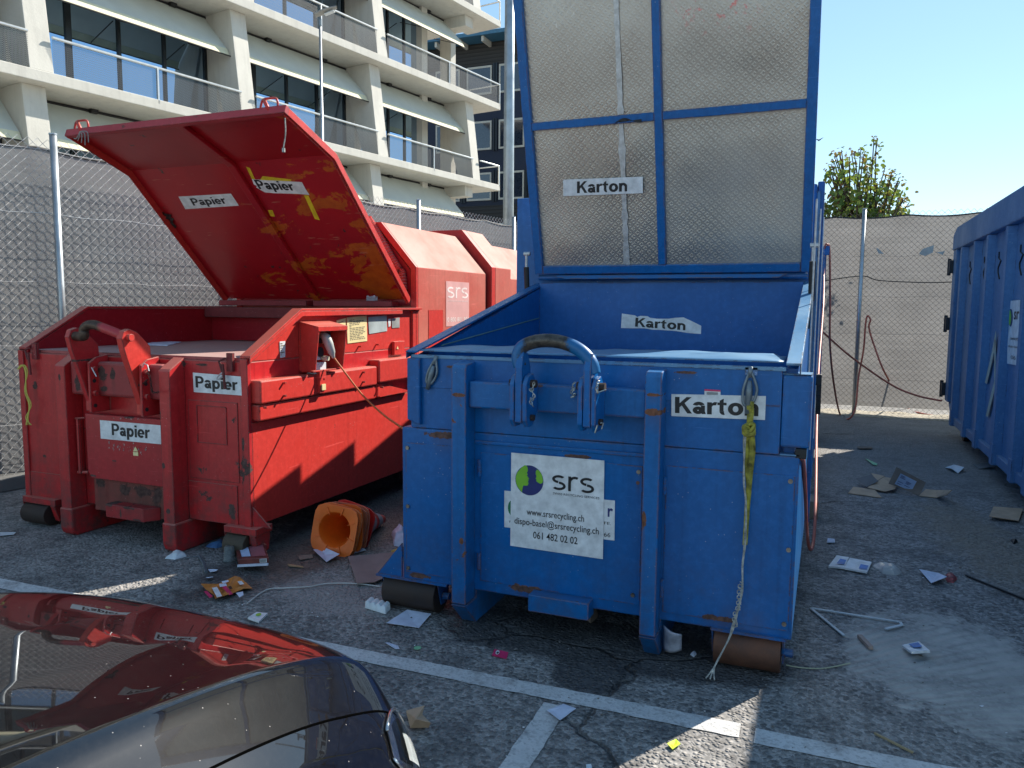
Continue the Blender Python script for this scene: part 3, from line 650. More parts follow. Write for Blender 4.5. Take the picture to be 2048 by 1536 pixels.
tb = V((.55, 16.6, 0)); tr_ = thing('tree', 'broad leaved tree with reddish shoot tips rising behind the back fence', 'tree', tuple(tb))
rnd = random.Random(11)
tm = MB(); tm.tube([tb, tb+V((.03, 0, 1)), tb+V((-.02, .02, 2.2)), tb+V((.05, 0, 3.0))], [.10, .08, .06, .045], 9); tips = []
shoots = [(1748, 276), (1722, 297), (1702, 300), (1683, 300), (1668, 312), (1662, 328), (1660, 350), (1662, 378), (1650, 402), (1770, 336), (1785, 342), (1798, 355), (1806, 380), (1812, 395), (1700, 330), (1735, 330), (1755, 365), (1690, 360), (1720, 370), (1780, 385), (1740, 395), (1640, 395), (1652, 412), (1675, 400), (1700, 405), (1765, 405), (1800, 408), (1725, 410)]
lm = MB(); lr = MB()
def leaf(mb, c, s, out):
    n = (V((rnd.uniform(-1, 1), rnd.uniform(-1, 1), rnd.uniform(-.2, 1)))+out*.6).normalized(); t = n.orthogonal().normalized(); t = (Quaternion(n, rnd.uniform(0, 6.28)) @ t)
    t = (t+V((0, 0, -.5))).normalized(); b = n.cross(t).normalized(); n = t.cross(b)
    f = s*.12
    mb.add([c, c+t*s*.30+b*s*.34+n*f, c+t*s*.72+b*s*.27+n*f, c+t*s, c+t*s*.72-b*s*.27+n*f, c+t*s*.30-b*s*.34+n*f, c+t*s*.5], [(0, 1, 2, 6), (6, 2, 3), (0, 6, 4, 5), (6, 3, 4)])
for i, (x, y) in enumerate(shoots):
    for dup in range(3):
        yy = 16.6+rnd.uniform(-.75, .75); T = px(1, yy, x+rnd.uniform(-7, 7)*(dup > 0), y+ (rnd.uniform(3, 16) if dup else 0))
        B = tb+V((rnd.uniform(-.05, .05), rnd.uniform(-.05, .05), rnd.uniform(2.2, 3.0))); M_ = B.lerp(T, .5)+V((rnd.uniform(-.1, .1), rnd.uniform(-.1, .1), -.1))
        P = spline([B, M_, T], 5); tm.tube(P, [.028*(1-k/len(P)*.8) for k in range(len(P))], 4)
        for k in range(24):
            f = rnd.uniform(.42, 1.); q = P[min(len(P)-1, int(f*(len(P)-1)))]; c = q+V((rnd.gauss(0, .10), rnd.gauss(0, .12), rnd.gauss(0, .09)))
            leaf(lr if f > .9 and rnd.random() < .62 and dup == 0 else lm, c, rnd.uniform(.07, .15), (c-tb-V((0, 0, 3.5))).normalized())
        for k in range(4): leaf(lr if rnd.random() < .75 else lm, T+V((rnd.gauss(0, .04), rnd.gauss(0, .04), rnd.gauss(0, .04))), rnd.uniform(.05, .09), V((0, 0, 1)))
tm.build('trunk', BARK, tr_); lm.build('crown', LEAF, tr_, recalc=False); lr.build('red_shoots', LEAFR, tr_, recalc=False)

# ================================================================== BLUE "KARTON" COMPACTOR
bc = thing('waste_compactor', 'blue cardboard compactor with raised aluminium-lined lid and white recycling sign on its front', 'compactor', (-1.14, 3.7, 0), 'open roll-off compactors')
XL, XR, YF = -2.19, -.09, 3.72
m = MB(); m.box(XL, XR, YF, 5.72, .19, 1.07); m.build('lower_body', BLUE, bc, bevel=.008)
# upper hopper: front wall, side walls, back wall
m = MB(); m.box(-2.13, -.18, YF, YF+.05, 1.073, 1.478); m.box(-2.13, -.18, YF-.006, YF-.001, 1.30, 1.474); m.build('front_panel', BLUE, bc, bevel=.006)
for x0, x1, nm in ((-2.125, -2.075, 'l'), (-.165, -.115, 'r')):
    m = MB(); m.prism([(YF+.052, 1.073), (5.70, 1.073), (5.70, 1.905), (YF+.052, 1.472)], 0, x0, x1); m.build('hopper_side', BLUED, bc)
    q = MB(); rx0, rx1 = (x0-.02, x1+.0) if nm == 'l' else (x0+.0, x1+.015)
    q.prism([(YF-.03, 1.492), (YF-.03, 1.502), (5.72, 1.932), (5.72, 1.915)], 0, rx0, rx1)
    if nm == 'r': q.prism([(YF-.03, 1.45), (YF-.03, 1.491), (5.72, 1.914), (5.72, 1.88)], 0, rx1-.006, rx1)
    else: q.prism([(YF-.03, 1.46), (YF-.03, 1.491), (5.72, 1.914), (5.72, 1.88)], 0, rx0, rx0+.006)
    q.build('hopper_rim', BLUEW if nm == 'r' else BLUE, bc, bevel=.002)  # right rim paler than the left: sunlight put into its colour
m = MB(); m.box(-2.075, -.165, 5.62, 5.69, 1.075, 1.93); m.build('hopper_back', BLUED, bc)
m = MB(); m.tube([(-2.07, YF+.25, 1.52), (-2.07, 5.6, 1.66)], .004, 5); m.build('weld_seam', simple('pale_seam', (.12, .22, .22), .6), bc)
# worn ledge flap along the front lip
m = MB()
def flapf(u, v):
    x = -2.08+u*1.90; e = min(1, u/.16); z = 1.503+.012*math.sin(u*23)*noise.noise(V((u*6, v, 0)))*2*v-.02*(1-v)*0
    return V((x, YF-.002+v*(.10+.50*e*(.9 if u < .97 else .5)), z+.006*v))
m.grid(flapf, 60, 6); m.build('lip_flap', BLUEW, bc, smooth=True, solid=.006)
m = MB(); m.box(-2.12, -.165, YF-.012, YF+.002, 1.463, 1.482); m.build('front_lip', BLUEW, bc, bevel=.002)
# corner tube posts and side boxes
m = MB(); m.ext([(-2.14, YF-.03, 1.12), (-2.06, YF-.03, 1.09), (-2.06, YF-.03, 1.462), (-2.14, YF-.03, 1.462)], (0, .03, 0)); m.build('corner_post', BLUE, bc, bevel=.008)
m = MB(); m.box(-2.215, -2.13, 3.83, 5.6, 1.335, 1.45); m.build('side_beam', BLUE, bc, bevel=.012)
m = MB(); m.box(-.178, -.05, YF-.004, YF+.14, 1.11, 1.447); m.build('side_box', BLUE, bc, bevel=.012)
m = MB(); m.box(-.178, -.052, YF-.001, YF+.137, 1.4485, 1.452); m.build('side_box_top', BLUEW, bc)  # pale sheet paints the sunlit top of the box
m = MB(); m.box(-.178, -.092, YF, YF+.1, 1.072, 1.078); m.build('step_plate', BLUEW, bc)
# connector under the side box
m = MB(); m.box(-.112, -.062, YF+.0, YF+.06, 1.06, 1.108); m.build('socket', DARK, bc, bevel=.006)
# skid rails: front uprights with pointed foot
for x0, x1 in ((-1.82, -1.735), (-.79, -.71)):
    m = MB(); m.prism([(3.60, .145), (3.60, 1.425), (3.615, 1.445), (YF-.001, 1.455), (YF-.001, .145)], 0, x0, x1); m.build('skid_upright', BLUE2, bc, bevel=.006)
    m = MB(); m.prism([(3.592, .140), (3.735, 0.0), (11.2, 0), (11.2, .188), (3.74, .188), (3.74, .14)], 0, x0, x1+.001); m.build('skid_rail', BLUE2, bc, bevel=.004)
m = MB(); m.box(-1.735, -.79, 3.635, YF-.001, 1.215, 1.355); m.build('cross_beam', BLUE2, bc, bevel=.01)
m = MB(); m.box(-1.735, -.79, YF-.014, YF-.001, 1.01, 1.03)
m.build('front_rib', BLUE, bc, bevel=.005)
# cover plates
for x0, x1, z0, z1, bl_, hg in ((-2.165, -1.85, .235, .985, ((-2.15, .955), (-2.15, .62), (-2.15, .26)), None),
                        (-1.70, -.815, .25, .965, ((-.835, .935), (-.85, .30)), -1.705), (-.70, -.105, .235, .98, ((-.125, .955), (-.12, .63), (-.125, .27)), -.703)):
    m = MB(); m.box(x0, x1, YF-.006, YF-.0005, z0, z1); pl = m.build('service_door', BLUE, bc, bevel=.002)
    m = MB()
    for bx, bz in bl_: m.cyl((bx, YF-.014, bz), (bx, YF-.006, bz), .011, 10)
    m.build('bolt', STEEL, pl)
    if hg:
        m = MB()
        for zc in (.88, .36): m.cyl((hg, YF-.012, zc-.045), (hg, YF-.012, zc+.045), .011, 8)
        m.build('hinge', BLUE, pl)
m = MB(); m.box(-1.39, -1.06, 3.64, YF+.02, .155, .245); m.build('tow_block', BLUE2, bc, bevel=.004)
# rollers
for x0, x1, brk in ((-2.32, -1.98, 'l'), (-.445, -.135, 'r')):
    yc = 3.79; r = .098
    m = MB(); m.cyl((x0, yc, r), (x1, yc, r), r, 36); ro = m.build('roller', RUST if brk == 'r' else RUSTD, bc, bevel=.004)
    for q in ro.data.polygons: q.use_smooth = len(q.vertices) == 4
    m = MB()
    for xx in (x0-.014, x1+.006): m.prism([(yc-.07, .2), (yc+.10, .2), (yc+.03, .05), (yc-.02, .05)], 0, xx, xx+.008)
    m.cyl((x0-.02, yc, r), (x1+.055, yc, r), .02, 10); m.build('roller_bracket', BLUE, bc)
m = MB(); m.ext([(-2.355, YF-.01, .20), (XL-.001, YF-.01, .40), (XL-.001, YF-.01, .20)], (0, .012, 0)); m.box(-2.36, -1.90, YF-.02, YF+.20, .187, .2); m.build('roller_gusset', BLUE, bc)
m = MB(); m.box(-.46, -.11, YF-.02, YF+.16, .187, .2); m.build('roller_gusset', BLUE, bc)
# lifting hook: two clamp brackets and the arch
for x0 in (-1.435, -1.085):
    ps = [(3.47, 1.19), (3.50, 1.155), (3.56, 1.155), (3.634, 1.22), (3.634, 1.35), (3.56, 1.42), (3.50, 1.41), (3.47, 1.37)]
    for dx, w_ in ((0, .024), (.068, .024)):
        m = MB(); m.prism([(y, z+(.0 if dx else .0)) for y, z in ps], 0, x0+dx, x0+dx+w_); m.build('hook_bracket', BLUE, bc, bevel=.004)
    m = MB(); m.prism([(3.475, 1.18), (3.56, 1.16), (3.60, 1.25), (3.60, 1.44), (3.56, 1.52), (3.50, 1.53), (3.475, 1.45)], 0, x0+.027, x0+.064); m.build('hook_arm', BLUE, bc, bevel=.004)
    m = MB(); m.cyl((x0-.02, 3.53, 1.37), (x0+.12, 3.53, 1.37), .020, 12); m.cyl((x0-.012, 3.53, 1.20), (x0+.11, 3.53, 1.20), .016, 12); m.build('hook_pin', RUSTD, bc)
arch = spline([px(1, 3.52, *q) for q in ((1040, 733), (1036, 712), (1045, 694), (1068, 684), (1100, 681), (1135, 688), (1163, 703), (1182, 725), (1188, 748))], 5)
m = MB(); m.tube(arch, .033, 18); 
def hookmat():
    t = NT('worn_blue_hook'); s = t.sep(); n = t.noise(9, 7, .75)
    # bare metal in the middle of the arch, where the lorry's hook grips
    d = t.math('ABSOLUTE', t.math('ADD', s[0], .12)); k = t.ramp(t.math('ADD', d, t.math('MULTIPLY', n, .22)), .22, .25, 1, 0)
    c = t.mix(k, t.mix(t.ramp(n, .3, .7), (.003, .14, .36), (.005, .10, .27)), t.mix(t.ramp(t.noise(25, 5, .7), .4, .7), (.045, .04, .036), (.14, .12, .10)))
    t.set('Base Color', c); t.set('Roughness', .4); t.set('Metallic', t.math('MULTIPLY', k, .5)); t.bump(t.noise(20, 4), .3, .003); return t.m
m.build('hook_bar', hookmat(), bc, smooth=True)
CH = simple('zinc_chain', (.42, .44, .42), .4, .8, .2, 40)
def chain(pts, parent, rl=.0085, wire=.0024, name='chain'):
    P = spline(pts, 10); m = MB(); d = 0; last = P[0]; i = 0
    for a in P[1:]:
        if (a-last).length < rl*1.55: continue
        t = (a-last).normalized(); c = (a+last)/2; u = t.orthogonal().normalized(); u = Quaternion(t, i*1.57+.4) @ u
        m.tube([c+t*(rl*1.15*math.cos(q))+u*(rl*.65*math.sin(q)) for q in [j*math.pi/5 for j in range(11)]], wire, 4, cap=False); last = a; i += 1
    return m.build(name, CH, parent)
chain([px(1, 3.46, *q) for q in ((1068, 765), (1066, 775), (1062, 785), (1060, 778), (1068, 790), (1066, 800), (1059, 795), (1062, 806), (1068, 815), (1063, 810))], bc)
chain([px(1, 3.60, *q) for q in ((1150, 765), (1143, 772), (1149, 778), (1141, 783), (1146, 790), (1152, 788), (1142, 795), (1150, 793))], bc)
chain([px(1, 3.46, *q) for q in ((1197, 762), (1195, 770), (1193, 780), (1196, 787), (1193, 775))], bc)
m = MB(); m.tube([px(1, 3.46, 1194, 786), px(1, 3.46, 1212, 779)], .003, 5); m.tube([px(1, 3.46, 1190, 866), px(1, 3.46, 1195, 850)], .004, 5); m.tube([px(1, 3.46, 1201, 846), px(1, 3.46, 1207, 846), px(1, 3.46, 1203, 858)], .003, 5); m.build('split_pin', CH, bc)
# snap hooks
def snap(c, d, parent, L=.13, mat=GREYM, fr=None):
    c = V(c); d = V(d).normalized(); s = V((0, -1, 0)).cross(d).normalized(); m = MB()
    loop = [c, c+d*L*.18+s*L*.10, c+d*L*.55+s*L*.22, c+d*L*.95+s*L*.12, c+d*L*1.02, c+d*L*.95-s*L*.14, c+d*L*.55-s*L*.16, c+d*L*.15-s*L*.06, c]
    m.tube(spline(loop, 4), .007, 8); m.tube([c+d*L*.28, c+d*L*.6, c+d*L*1.25], [.010, .017, .012], 8); m.tube([c-d*.02, c+d*.03], .011, 8)
    return m.build('snap_hook', mat, parent, smooth=True)
snap(px(1, 3.70, 871, 718), (-.30, 0, -1), bc, .14)
# mounting plate for the sling
m = MB(); m.box(-.345, -.29, YF-.012, YF-.006, 1.44, 1.475); m.build('shackle_plate', simple('chipped_pale_blue', (.20, .32, .55), .5, 0, .5, 60), bc)
# lid
LP = V((0, 5.60, 2.0)); LQ = V((0, 5.045, 4.08)); LD = (LQ-LP).normalized(); LN = V((0, -LD.z, LD.y))
if LN.dot(CAM-LP) < 0: LN = -LN
LL = (LQ-LP).length
def lidp(x, t, h=0): return V((x, 0, 0))+LP+LD*t+LN*h
lx0, lx1 = -2.10, -.12
def lidbox(mb, x0, x1, t0, t1, h0, h1): return mb.ext([lidp(x0, t0, h0), lidp(x1, t0, h0), lidp(x1, t1, h0), lidp(x0, t1, h0)], LN*(h1-h0))
m = MB(); lidbox(m, lx0+.02, lx1-.02, .02, LL, -.045, -.040); m.build('lid_skin', BLUE, bc)
m = MB(); lidbox(m, lx0, lx0+.065, 0, LL, -.04, .02); lidbox(m, lx1-.065, lx1, 0, LL, -.04, .02); lidbox(m, lx0+.0655, lx1-.0655, 0, .06, -.039, .019); lidbox(m, lx0+.0655, lx1-.0655, LL-.06, LL, -.039, .019)
lf_ = m.build('lid_frame', BLUE, bc, bevel=.004)
xm = px(1, 5.58, 1324, 545).x
m = MB(); lidbox(m, xm-.028, xm+.028, .0605, LL-.0605, -.02, .018); m.build('lid_stile', BLUE, bc, bevel=.003)
tc_ = 1.075
m = MB(); lidbox(m, lx0+.066, xm-.0285, tc_-.027, tc_+.027, -.02, .0175); lidbox(m, xm+.0285, lx1-.066, tc_-.027, tc_+.027, -.02, .0175); m.build('lid_crossbar', BLUE, bc, bevel=.003)
for a, b in ((lx0+.066, xm-.029), (xm+.029, lx1-.066)):
    for t0, t1 in ((.061, tc_-.028), (tc_+.028, LL-.061)):
        m = MB(); n = 24
        def pf(u, v, a=a, b=b, t0=t0, t1=t1): 
            x = a+(b-a)*u; t = t0+(t1-t0)*v; e = min(u, 1-u, v, 1-v)*6; e = min(1, e)
            return lidp(x, t, -.012+.007*e*noise.noise(V((x*2.2, t*2.4, 4)))+.004*e*math.sin(t*9))
        m.grid(pf, n, n); m.build('aluminium_panel', ALU, bc, smooth=True)
xs = pp(1250, 450, LP, LN).x
m = MB(); pts = []
def tapef(u, v): t = .062+v*(LL-.125); wd = .016+.014*max(0, noise.noise(V((t*4, 0, 0))))+.02*max(0, noise.noise(V((t*11, 3, 0)))); return lidp(xs+(u-.5)*2*wd, t, -.0035+.0015*abs(noise.noise(V((t*6, u, 2)))))
for v0, v1 in ((0, (tc_-.09)/(LL-.125)), ((tc_-.03)/(LL-.125), 1)):
    m.grid(lambda u, v: tapef(u, v0+(v1-v0)*v), 3, 60)
m.build('silver_tape', ALUL, bc, smooth=True)
m = MB(); m.grid(lambda u, v: pp(1228+u*55, 246-u*8+v*7*math.sin(3+u*5), LP+LN*.022, LN)+LN*.012*noise.noise(V((u*9, v*3, 0))), 20, 4); m.build('tape_remnant', DARK, bc, smooth=True)
m = MB(); m.cyl(lidp(lx0+.02, -.035, -.02), lidp(lx1-.02, -.035, -.02), .022, 12); m.ext([lidp(lx0+.15, -.012, .02), lidp(lx1-.15, -.012, .02), lidp(lx1-.2, -.03, .05), lidp(lx0+.25, -.03, .05)], V((0, .006, .003))); m.build('lid_hinge', BLUE, bc)
Q = [pp(*q, LP+LN*.001, LN) for q in ((1127, 359), (1286, 353), (1286, 386), (1127, 392))]
Q = [q+LN*.006 for q in Q]
st_ = sheet(Q, WHITE, bc, off=.002); btext('Karton', Q, (.18, .14, .81, .86), BLACK, st_, off=.003)
Q = [px(1, 5.62, *q) for q in ((1244, 627), (1403, 637), (1402, 668), (1242, 656))]
poly = [(0, 0), (.17, .07), (.2, .17), (.24, .08), (.33, .07), (.36, .16), (.45, .2), (.6, .15), (.68, .06), (.78, 0), (.88, .2), (1, .47), (1, 1), (.85, 1), (.7, .93), (.5, .93), (.4, .96), (.3, .9), (.15, .96), (0, 1)]
st_ = sheet(Q, WHITE, bc, poly=poly); btext('Karton', Q, (.18, .22, .81, .84), BLACK, st_)
Q = [px(1, YF-.008, *q) for q in ((1343, 788), (1532, 792), (1530, 840), (1343, 832))]
st_ = sheet(Q, WHITE, bc); btext('Karton', Q, (.04, .12, .93, .86), BLACK, st_)
Q = [px(1, YF-.008, *q) for q in ((1409, 778), (1441, 780), (1441, 791), (1409, 790))]
st_ = sheet(Q, WHITE, bc, off=.001, th=.0008)
m = MB()
for i in range(14): 
    u = .15+i*.05; N = V((0, -.0015, 0)); m.ext([quadmap(Q, u, .45)+N, quadmap(Q, u+.022, .45)+N, quadmap(Q, u+.022, .95)+N, quadmap(Q, u, .95)+N], V((0, -.0004, 0)))
m.build('barcode', BLACK, st_)
m = MB(); m.ext([quadmap(Q, u, v)+V((0, -.0015, 0)) for u, v in ((0, 0), (1, 0), (1, .3), (0, .3))], V((0, -.0004, 0))); m.build('red_band', PINK, st_)
# old sign behind, new sign in front
Q = [px(1, YF-.008, *q) for q in ((1009, 981), (1230, 1001), (1229, 1081), (1009, 1054))]
st_ = sheet(Q, WHITE, bc, 'sign', off=.002); text('r', Q, (.94, .20, .985, .42), NAVY, st_, bold=.02); text('FE.', Q, (.91, .55, .97, .62), BLACK, st_); text('66', Q, (.91, .82, .965, .93), BLACK, st_); text('v', Q, (.045, .8, .06, .86), BLACK, st_)
m = MB(); cxy = quadmap(Q, .085, .45); m.ext([cxy+V((.03*math.cos(a), -.0035, .045*math.sin(a))) for a in [1.6+i*.16 for i in range(20)]], V((0, -.0005, 0))); m.build('emblem', simple('dark_green_print', (.02, .2, .09), .5), st_)
Q = [px(1, YF-.012, *q) for q in ((1023, 905), (1209, 921), (1206, 1118), (1021, 1091))]
st_ = sheet(Q, WHITE, bc, 'sign', off=.003, th=.003)
btext('srs', Q, (.455, .19, .90, .345), BLACK, st_, off=.0045, light=True)
text('SWISS RECYCLING SERVICES', Q, (.465, .372, .955, .395), BLACK, st_, off=.0045)
text('www.srsrecycling.ch', Q, (.18, .575, .80, .665), BLACK, st_, off=.0045, bold=.006)
text('dispo-basel@srsrecycling.ch', Q, (.045, .68, .955, .775), BLACK, st_, off=.0045, bold=.006)
text('061 482 02 02', Q, (.255, .81, .735, .885), BLACK, st_, off=.0045, bold=.006)
def disc(Q, cu, cv, ru, rv, a0=0, a1=6.2832, n=40): return [(cu+ru*math.cos(a0+(a1-a0)*i/n), cv-rv*math.sin(a0+(a1-a0)*i/n)) for i in range(n+(0 if a1-a0 > 6.2 else 1))]
sheet(Q, NAVY, st_, 'emblem', off=.0045, th=.0006, poly=disc(Q, .205, .275, .155, .158))
face = [(.185, .14), (.19, .175), (.178, .195), (.188, .215), (.178, .225), (.195, .245), (.205, .262), (.192, .268), (.198, .28), (.19, .288), (.198, .305), (.19, .33), (.165, .335), (.14, .335), (.135, .355), (.125, .41)]
sheet(Q, GREEN, st_, 'emblem', off=.0052, th=.0005, poly=[(.12, .145), (.155, .118), (.17, .122)]+face+disc(Q, .205, .275, .150, .153, R(212), R(152), 12)[:]) 
sheet(Q, GREEN, st_, 'emblem', off=.0052, th=.0005, poly=[(.285, .155), (.275, .18), (.275, .20), (.285, .225), (.275, .25), (.285, .258), (.282, .275), (.305, .29), (.33, .30), (.352, .285), (.356, .26), (.345, .21), (.325, .175), (.305, .158)])
# rear container body behind the hopper
m = MB(); m.prism([(5.74, .19), (5.74, 2.60), (6.1, 2.60), (6.1, 2.38), (11.4, 2.38), (11.4, .19)], 0, -2.32, -.105); m.build('container_body', BLUE, bc, bevel=.01)
# stepped cover plates on the roof edge
m = MB()
for y0, y1, z0, z1 in ((6.15, 6.89, 2.383, 2.61), (6.891, 7.60, 2.383, 2.67), (7.601, 9.4, 2.383, 3.0)):
    m.prism([(y0, z0), (y1, z0), (y1, z1), (y0, z0+(.09 if y0 > 6.5 else .01))], 0, -2.31, -2.2)
m.build('roof_cover', BLUE, bc)
for y in (5.78, 6.5, 7.3, 8.1, 8.9, 9.7, 10.5, 11.2):
    m = MB(); m.box(-.104, -.066 if y > 6 else -.058, y, y+.08, .22, 2.36 if y > 6 else 2.62); m.build('side_rib', BLUE, bc, bevel=.008)
m = MB(); m.box(-.104, -.085, 5.755, 5.775, .3, 2.55); m.build('edge_strip', BLUEW, bc)
# gas struts
for x, ya in ((-.105, 5.3), (-2.16, 5.55)):
    m = MB(); m.cyl((x, ya, 2.05), (x, ya+.03, 1.80), .020, 10); st_ = m.build('gas_strut', DARK, bc); m = MB(); m.cyl((x, ya, 2.14), (x, ya, 2.05), .01, 8); m.cyl((x-.02, ya, 2.15), (x+.03, ya, 2.15), .016, 8); m.build('strut_rod', ALUL, st_)
    m = MB(); m.cyl((x, ya+.03, 1.80), (x, ya+.05, 1.62), .013, 8); m.build('strut_rod', DARK, st_)
# electrical bits and bundled pipes along the right-hand side
m = MB()
for i, (dx, r) in enumerate(((.012, .006), (.030, .005), (.045, .006))): m.cyl((-.104+dx, 5.0+i*.5, 2.4), (-.104+dx, 5.0+i*.5, .8), r, 6)
m.build('conduit', ALUL, bc)
m = MB()
rn = random.Random(3)
for i in range(7):
    y = 5.9+i*.12; z = 1.25-i*.05; m.box(-.06, -.02, y, y+.06, z-.05, z+.03)
m.build('valve_block', DARK, bc, bevel=.006)
# hose bracket on its rear corner
hb = px(1, 11.0, 1654, 492)
m = MB(); m.box(hb.x-.055, hb.x+.035, 10.97, 11.03, hb.z-.12, hb.z); m.box(hb.x-.02, hb.x+.0, 10.98, 11.02, hb.z-2.0, hb.z-.12); m.box(hb.x-.25, hb.x-.02, 10.98, 11.02, hb.z-.12, hb.z-.08); m.box(hb.x-.25, hb.x-.02, 10.98, 11.02, hb.z-1.9, hb.z-1.86); m.build('hose_bracket', BLUE, bc, bevel=.004)

# sling hanging from the right-hand shackle, hoses
sp_ = thing('lifting_sling', 'frayed yellow lifting strap and grey rope hanging down the front of the blue compactor', 'strap', tuple(px(1, 3.69, 1500, 735)))
snap(px(1, 3.69, 1501, 742), (-.03, 0, -1), sp_, .16)
m = MB()
def ribbon(pts, ws, y, mb, tw=0):
    P = spline([px(1, y, *q) for q in pts], 6); n = len(P); W = [ws[0]+(ws[1]-ws[0])*i/(n-1) for i in range(n)]
    mb.add([P[i]+V((W[i]*s*math.cos(tw*i/n), W[i]*s*math.sin(tw*i/n)+.004*math.sin(i*1.3), 0)) for i in range(n) for s in (-1, 1)], [(2*i, 2*i+1, 2*i+3, 2*i+2) for i in range(n-1)])
ribbon(((1500, 803), (1501, 825), (1499, 850)), (.017, .014), 3.68, m); ribbon(((1497, 868), (1494, 890), (1496, 940), (1497, 970)), (.022, .012), 3.68, m, .8); ribbon(((1503, 868), (1505, 900), (1500, 950), (1495, 1010), (1490, 1090)), (.014, .012), 3.675, m, .6)
o = m.build('strap', STRAP, sp_, smooth=True, solid=.003)
m = MB(); kn = px(1, 3.67, 1498, 860)
for i in range(5): m.tube([kn+V((.024*math.cos(a+i), -.008+.014*math.sin(a*1.0+i*2), .024*math.sin(a)*(.6+.1*i)))+V((0, 0, (i-2)*.004)) for a in [j*.5 for j in range(14)]], .009, 5)
m.build('knot', STRAP, sp_, smooth=True)
m = MB()
for k in range(3): m.tube(spline([px(1, 3.665, x+random.uniform(-2, 2)+k, y) for x, y in ((1490, 855), (1489, 900), (1487, 960), (1491, 1010), (1489, 1080), (1485, 1130), (1484, 1180), (1478, 1210), (1466, 1250), (1455, 1280))]+[V((-.42+.0*k, 3.60, .06)), V((-.455+.02*k, 3.55, .012))], 6), .0035, 5)
for i in range(8): 
    c = px(1, 3.665, 1483-i*2.0+random.uniform(-3, 3), 1175+i*11); m.tube([c+V((.010*math.cos(a), -.004, .014*math.sin(a)+.002*a)) for a in [j*.9 for j in range(10)]], .003, 4)
m.build('rope', ROPE, sp_)
def hose(label, pts, r, mat=HOSE, name='hose', cat='hose', group=None):
    P = spline(pts, 8); m = MB(); c = P[0].copy(); m.tube(P, r, 10); o = m.build(name, mat, smooth=True); tag(o, label, cat, group); return o
hose('salmon hose hanging in a narrow loop down the right side of the blue compactor', [V((-.085, 3.76, 1.06)), px(1, 4.2, 1607, 930), px(1, 4.8, 1611, 1000), px(1, 5.2, 1613, 1060), px(1, 5.3, 1617, 1088), px(1, 5.4, 1621, 1099), px(1, 5.5, 1626, 1088), px(1, 5.7, 1630, 1040), px(1, 6.2, 1632, 950), px(1, 7.0, 1633, 860), px(1, 8.2, 1637, 740), px(1, 9.8, 1647, 600), V((hb.x-.03, 10.9, hb.z-.2)), V((hb.x-.02, 10.95, hb.z+.01)), V((hb.x+.01, 10.95, hb.z+.01))], .011)
hose('salmon hose looped from the bracket to the ground and over the back fence', [px(1, 11.0, *q) for q in ((1654, 490), (1659, 500), (1660, 600), (1660, 690))]+[px(1, 11.8, 1668, 770)]+[gr(1680, 828, .02), gr(1697, 838, .015), px(1, 13.2, 1711, 815)]+[px(1, 13.74, *q) for q in ((1717, 755), (1727, 700), (1731, 650), (1735, 632), (1741, 640), (1738, 655), (1748, 690), (1772, 750))]+[gr(1815, 815, .02), gr(1840, 826, .015), gr(1880, 833, .015), gr(1950, 842, .015)], .014)
hose('dark salmon hose slung across the back fence towards the tall blue container', [px(1, 12.2, 1646, 664), px(1, 12.6, 1700, 712), px(1, 13., 1780, 768), px(1, 13., 1830, 790), px(1, 12.95, 1874, 800), px(1, 12.95, 1884, 801)], .014)

# ================================================================== RED "PAPIER" COMPACTOR
rc = thing('waste_compactor', 'red paper compactor with its bent rust-patched lid standing open', 'compactor', (-4.72, 4.1, 0), 'open roll-off compactors')
RX0, RX1, RY = -5.82, -3.62, 4.10
m = MB(); m.box(RX0, RX1, RY, 6.4, .22, 1.36); m.build('front_body', RED, rc, bevel=.008)
m = MB(); m.box(-5.76, -3.68, RY+.02, 6.15, 1.362, 1.385); m.build('loading_table', paint('dusty_red_table', (.40, .10, .09), (.30, .07, .07), .6, .8, (.42, .30, .27), .9, seed=7.), rc)
# hopper sides: wall, flange and slanted edge
prof = [(RY, 1.30), (RY, 1.385), (4.65, 1.70), (6.40, 1.705), (6.40, 1.30)]
for x0, x1, out in ((-5.80, -5.765, -1), (-3.655, -3.62, 1)):
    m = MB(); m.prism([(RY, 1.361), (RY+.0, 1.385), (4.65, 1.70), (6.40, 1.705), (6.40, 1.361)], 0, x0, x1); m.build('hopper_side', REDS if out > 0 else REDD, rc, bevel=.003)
    m = MB(); xa, xb = (x1-.04, x1+.045) if out > 0 else (x0-.045, x0+.04)
    m.prism([(RY-.012, 1.387), (RY-.012, 1.402), (4.648, 1.722), (6.46, 1.728), (6.46, 1.71), (4.652, 1.704)], 0, xa, xb)
    xc = x1+.037 if out > 0 else x0-.045
    m.prism([(RY-.012, 1.352), (RY-.012, 1.386), (4.652, 1.703), (6.1, 1.707), (6.1, 1.672), (4.66, 1.665)], 0, xc, xc+.008); m.build('hopper_rim', REDS if out > 0 else RED, rc, bevel=.002)
m = MB(); m.box(-3.665, -3.60, RY-.014, RY+.02, .10, 1.38); m.build('corner_post', RED, rc, bevel=.004)
m = MB(); m.box(-5.86, -5.80, RY-.014, RY+.02, .16, 1.38); m.build('corner_post', RED, rc, bevel=.004)
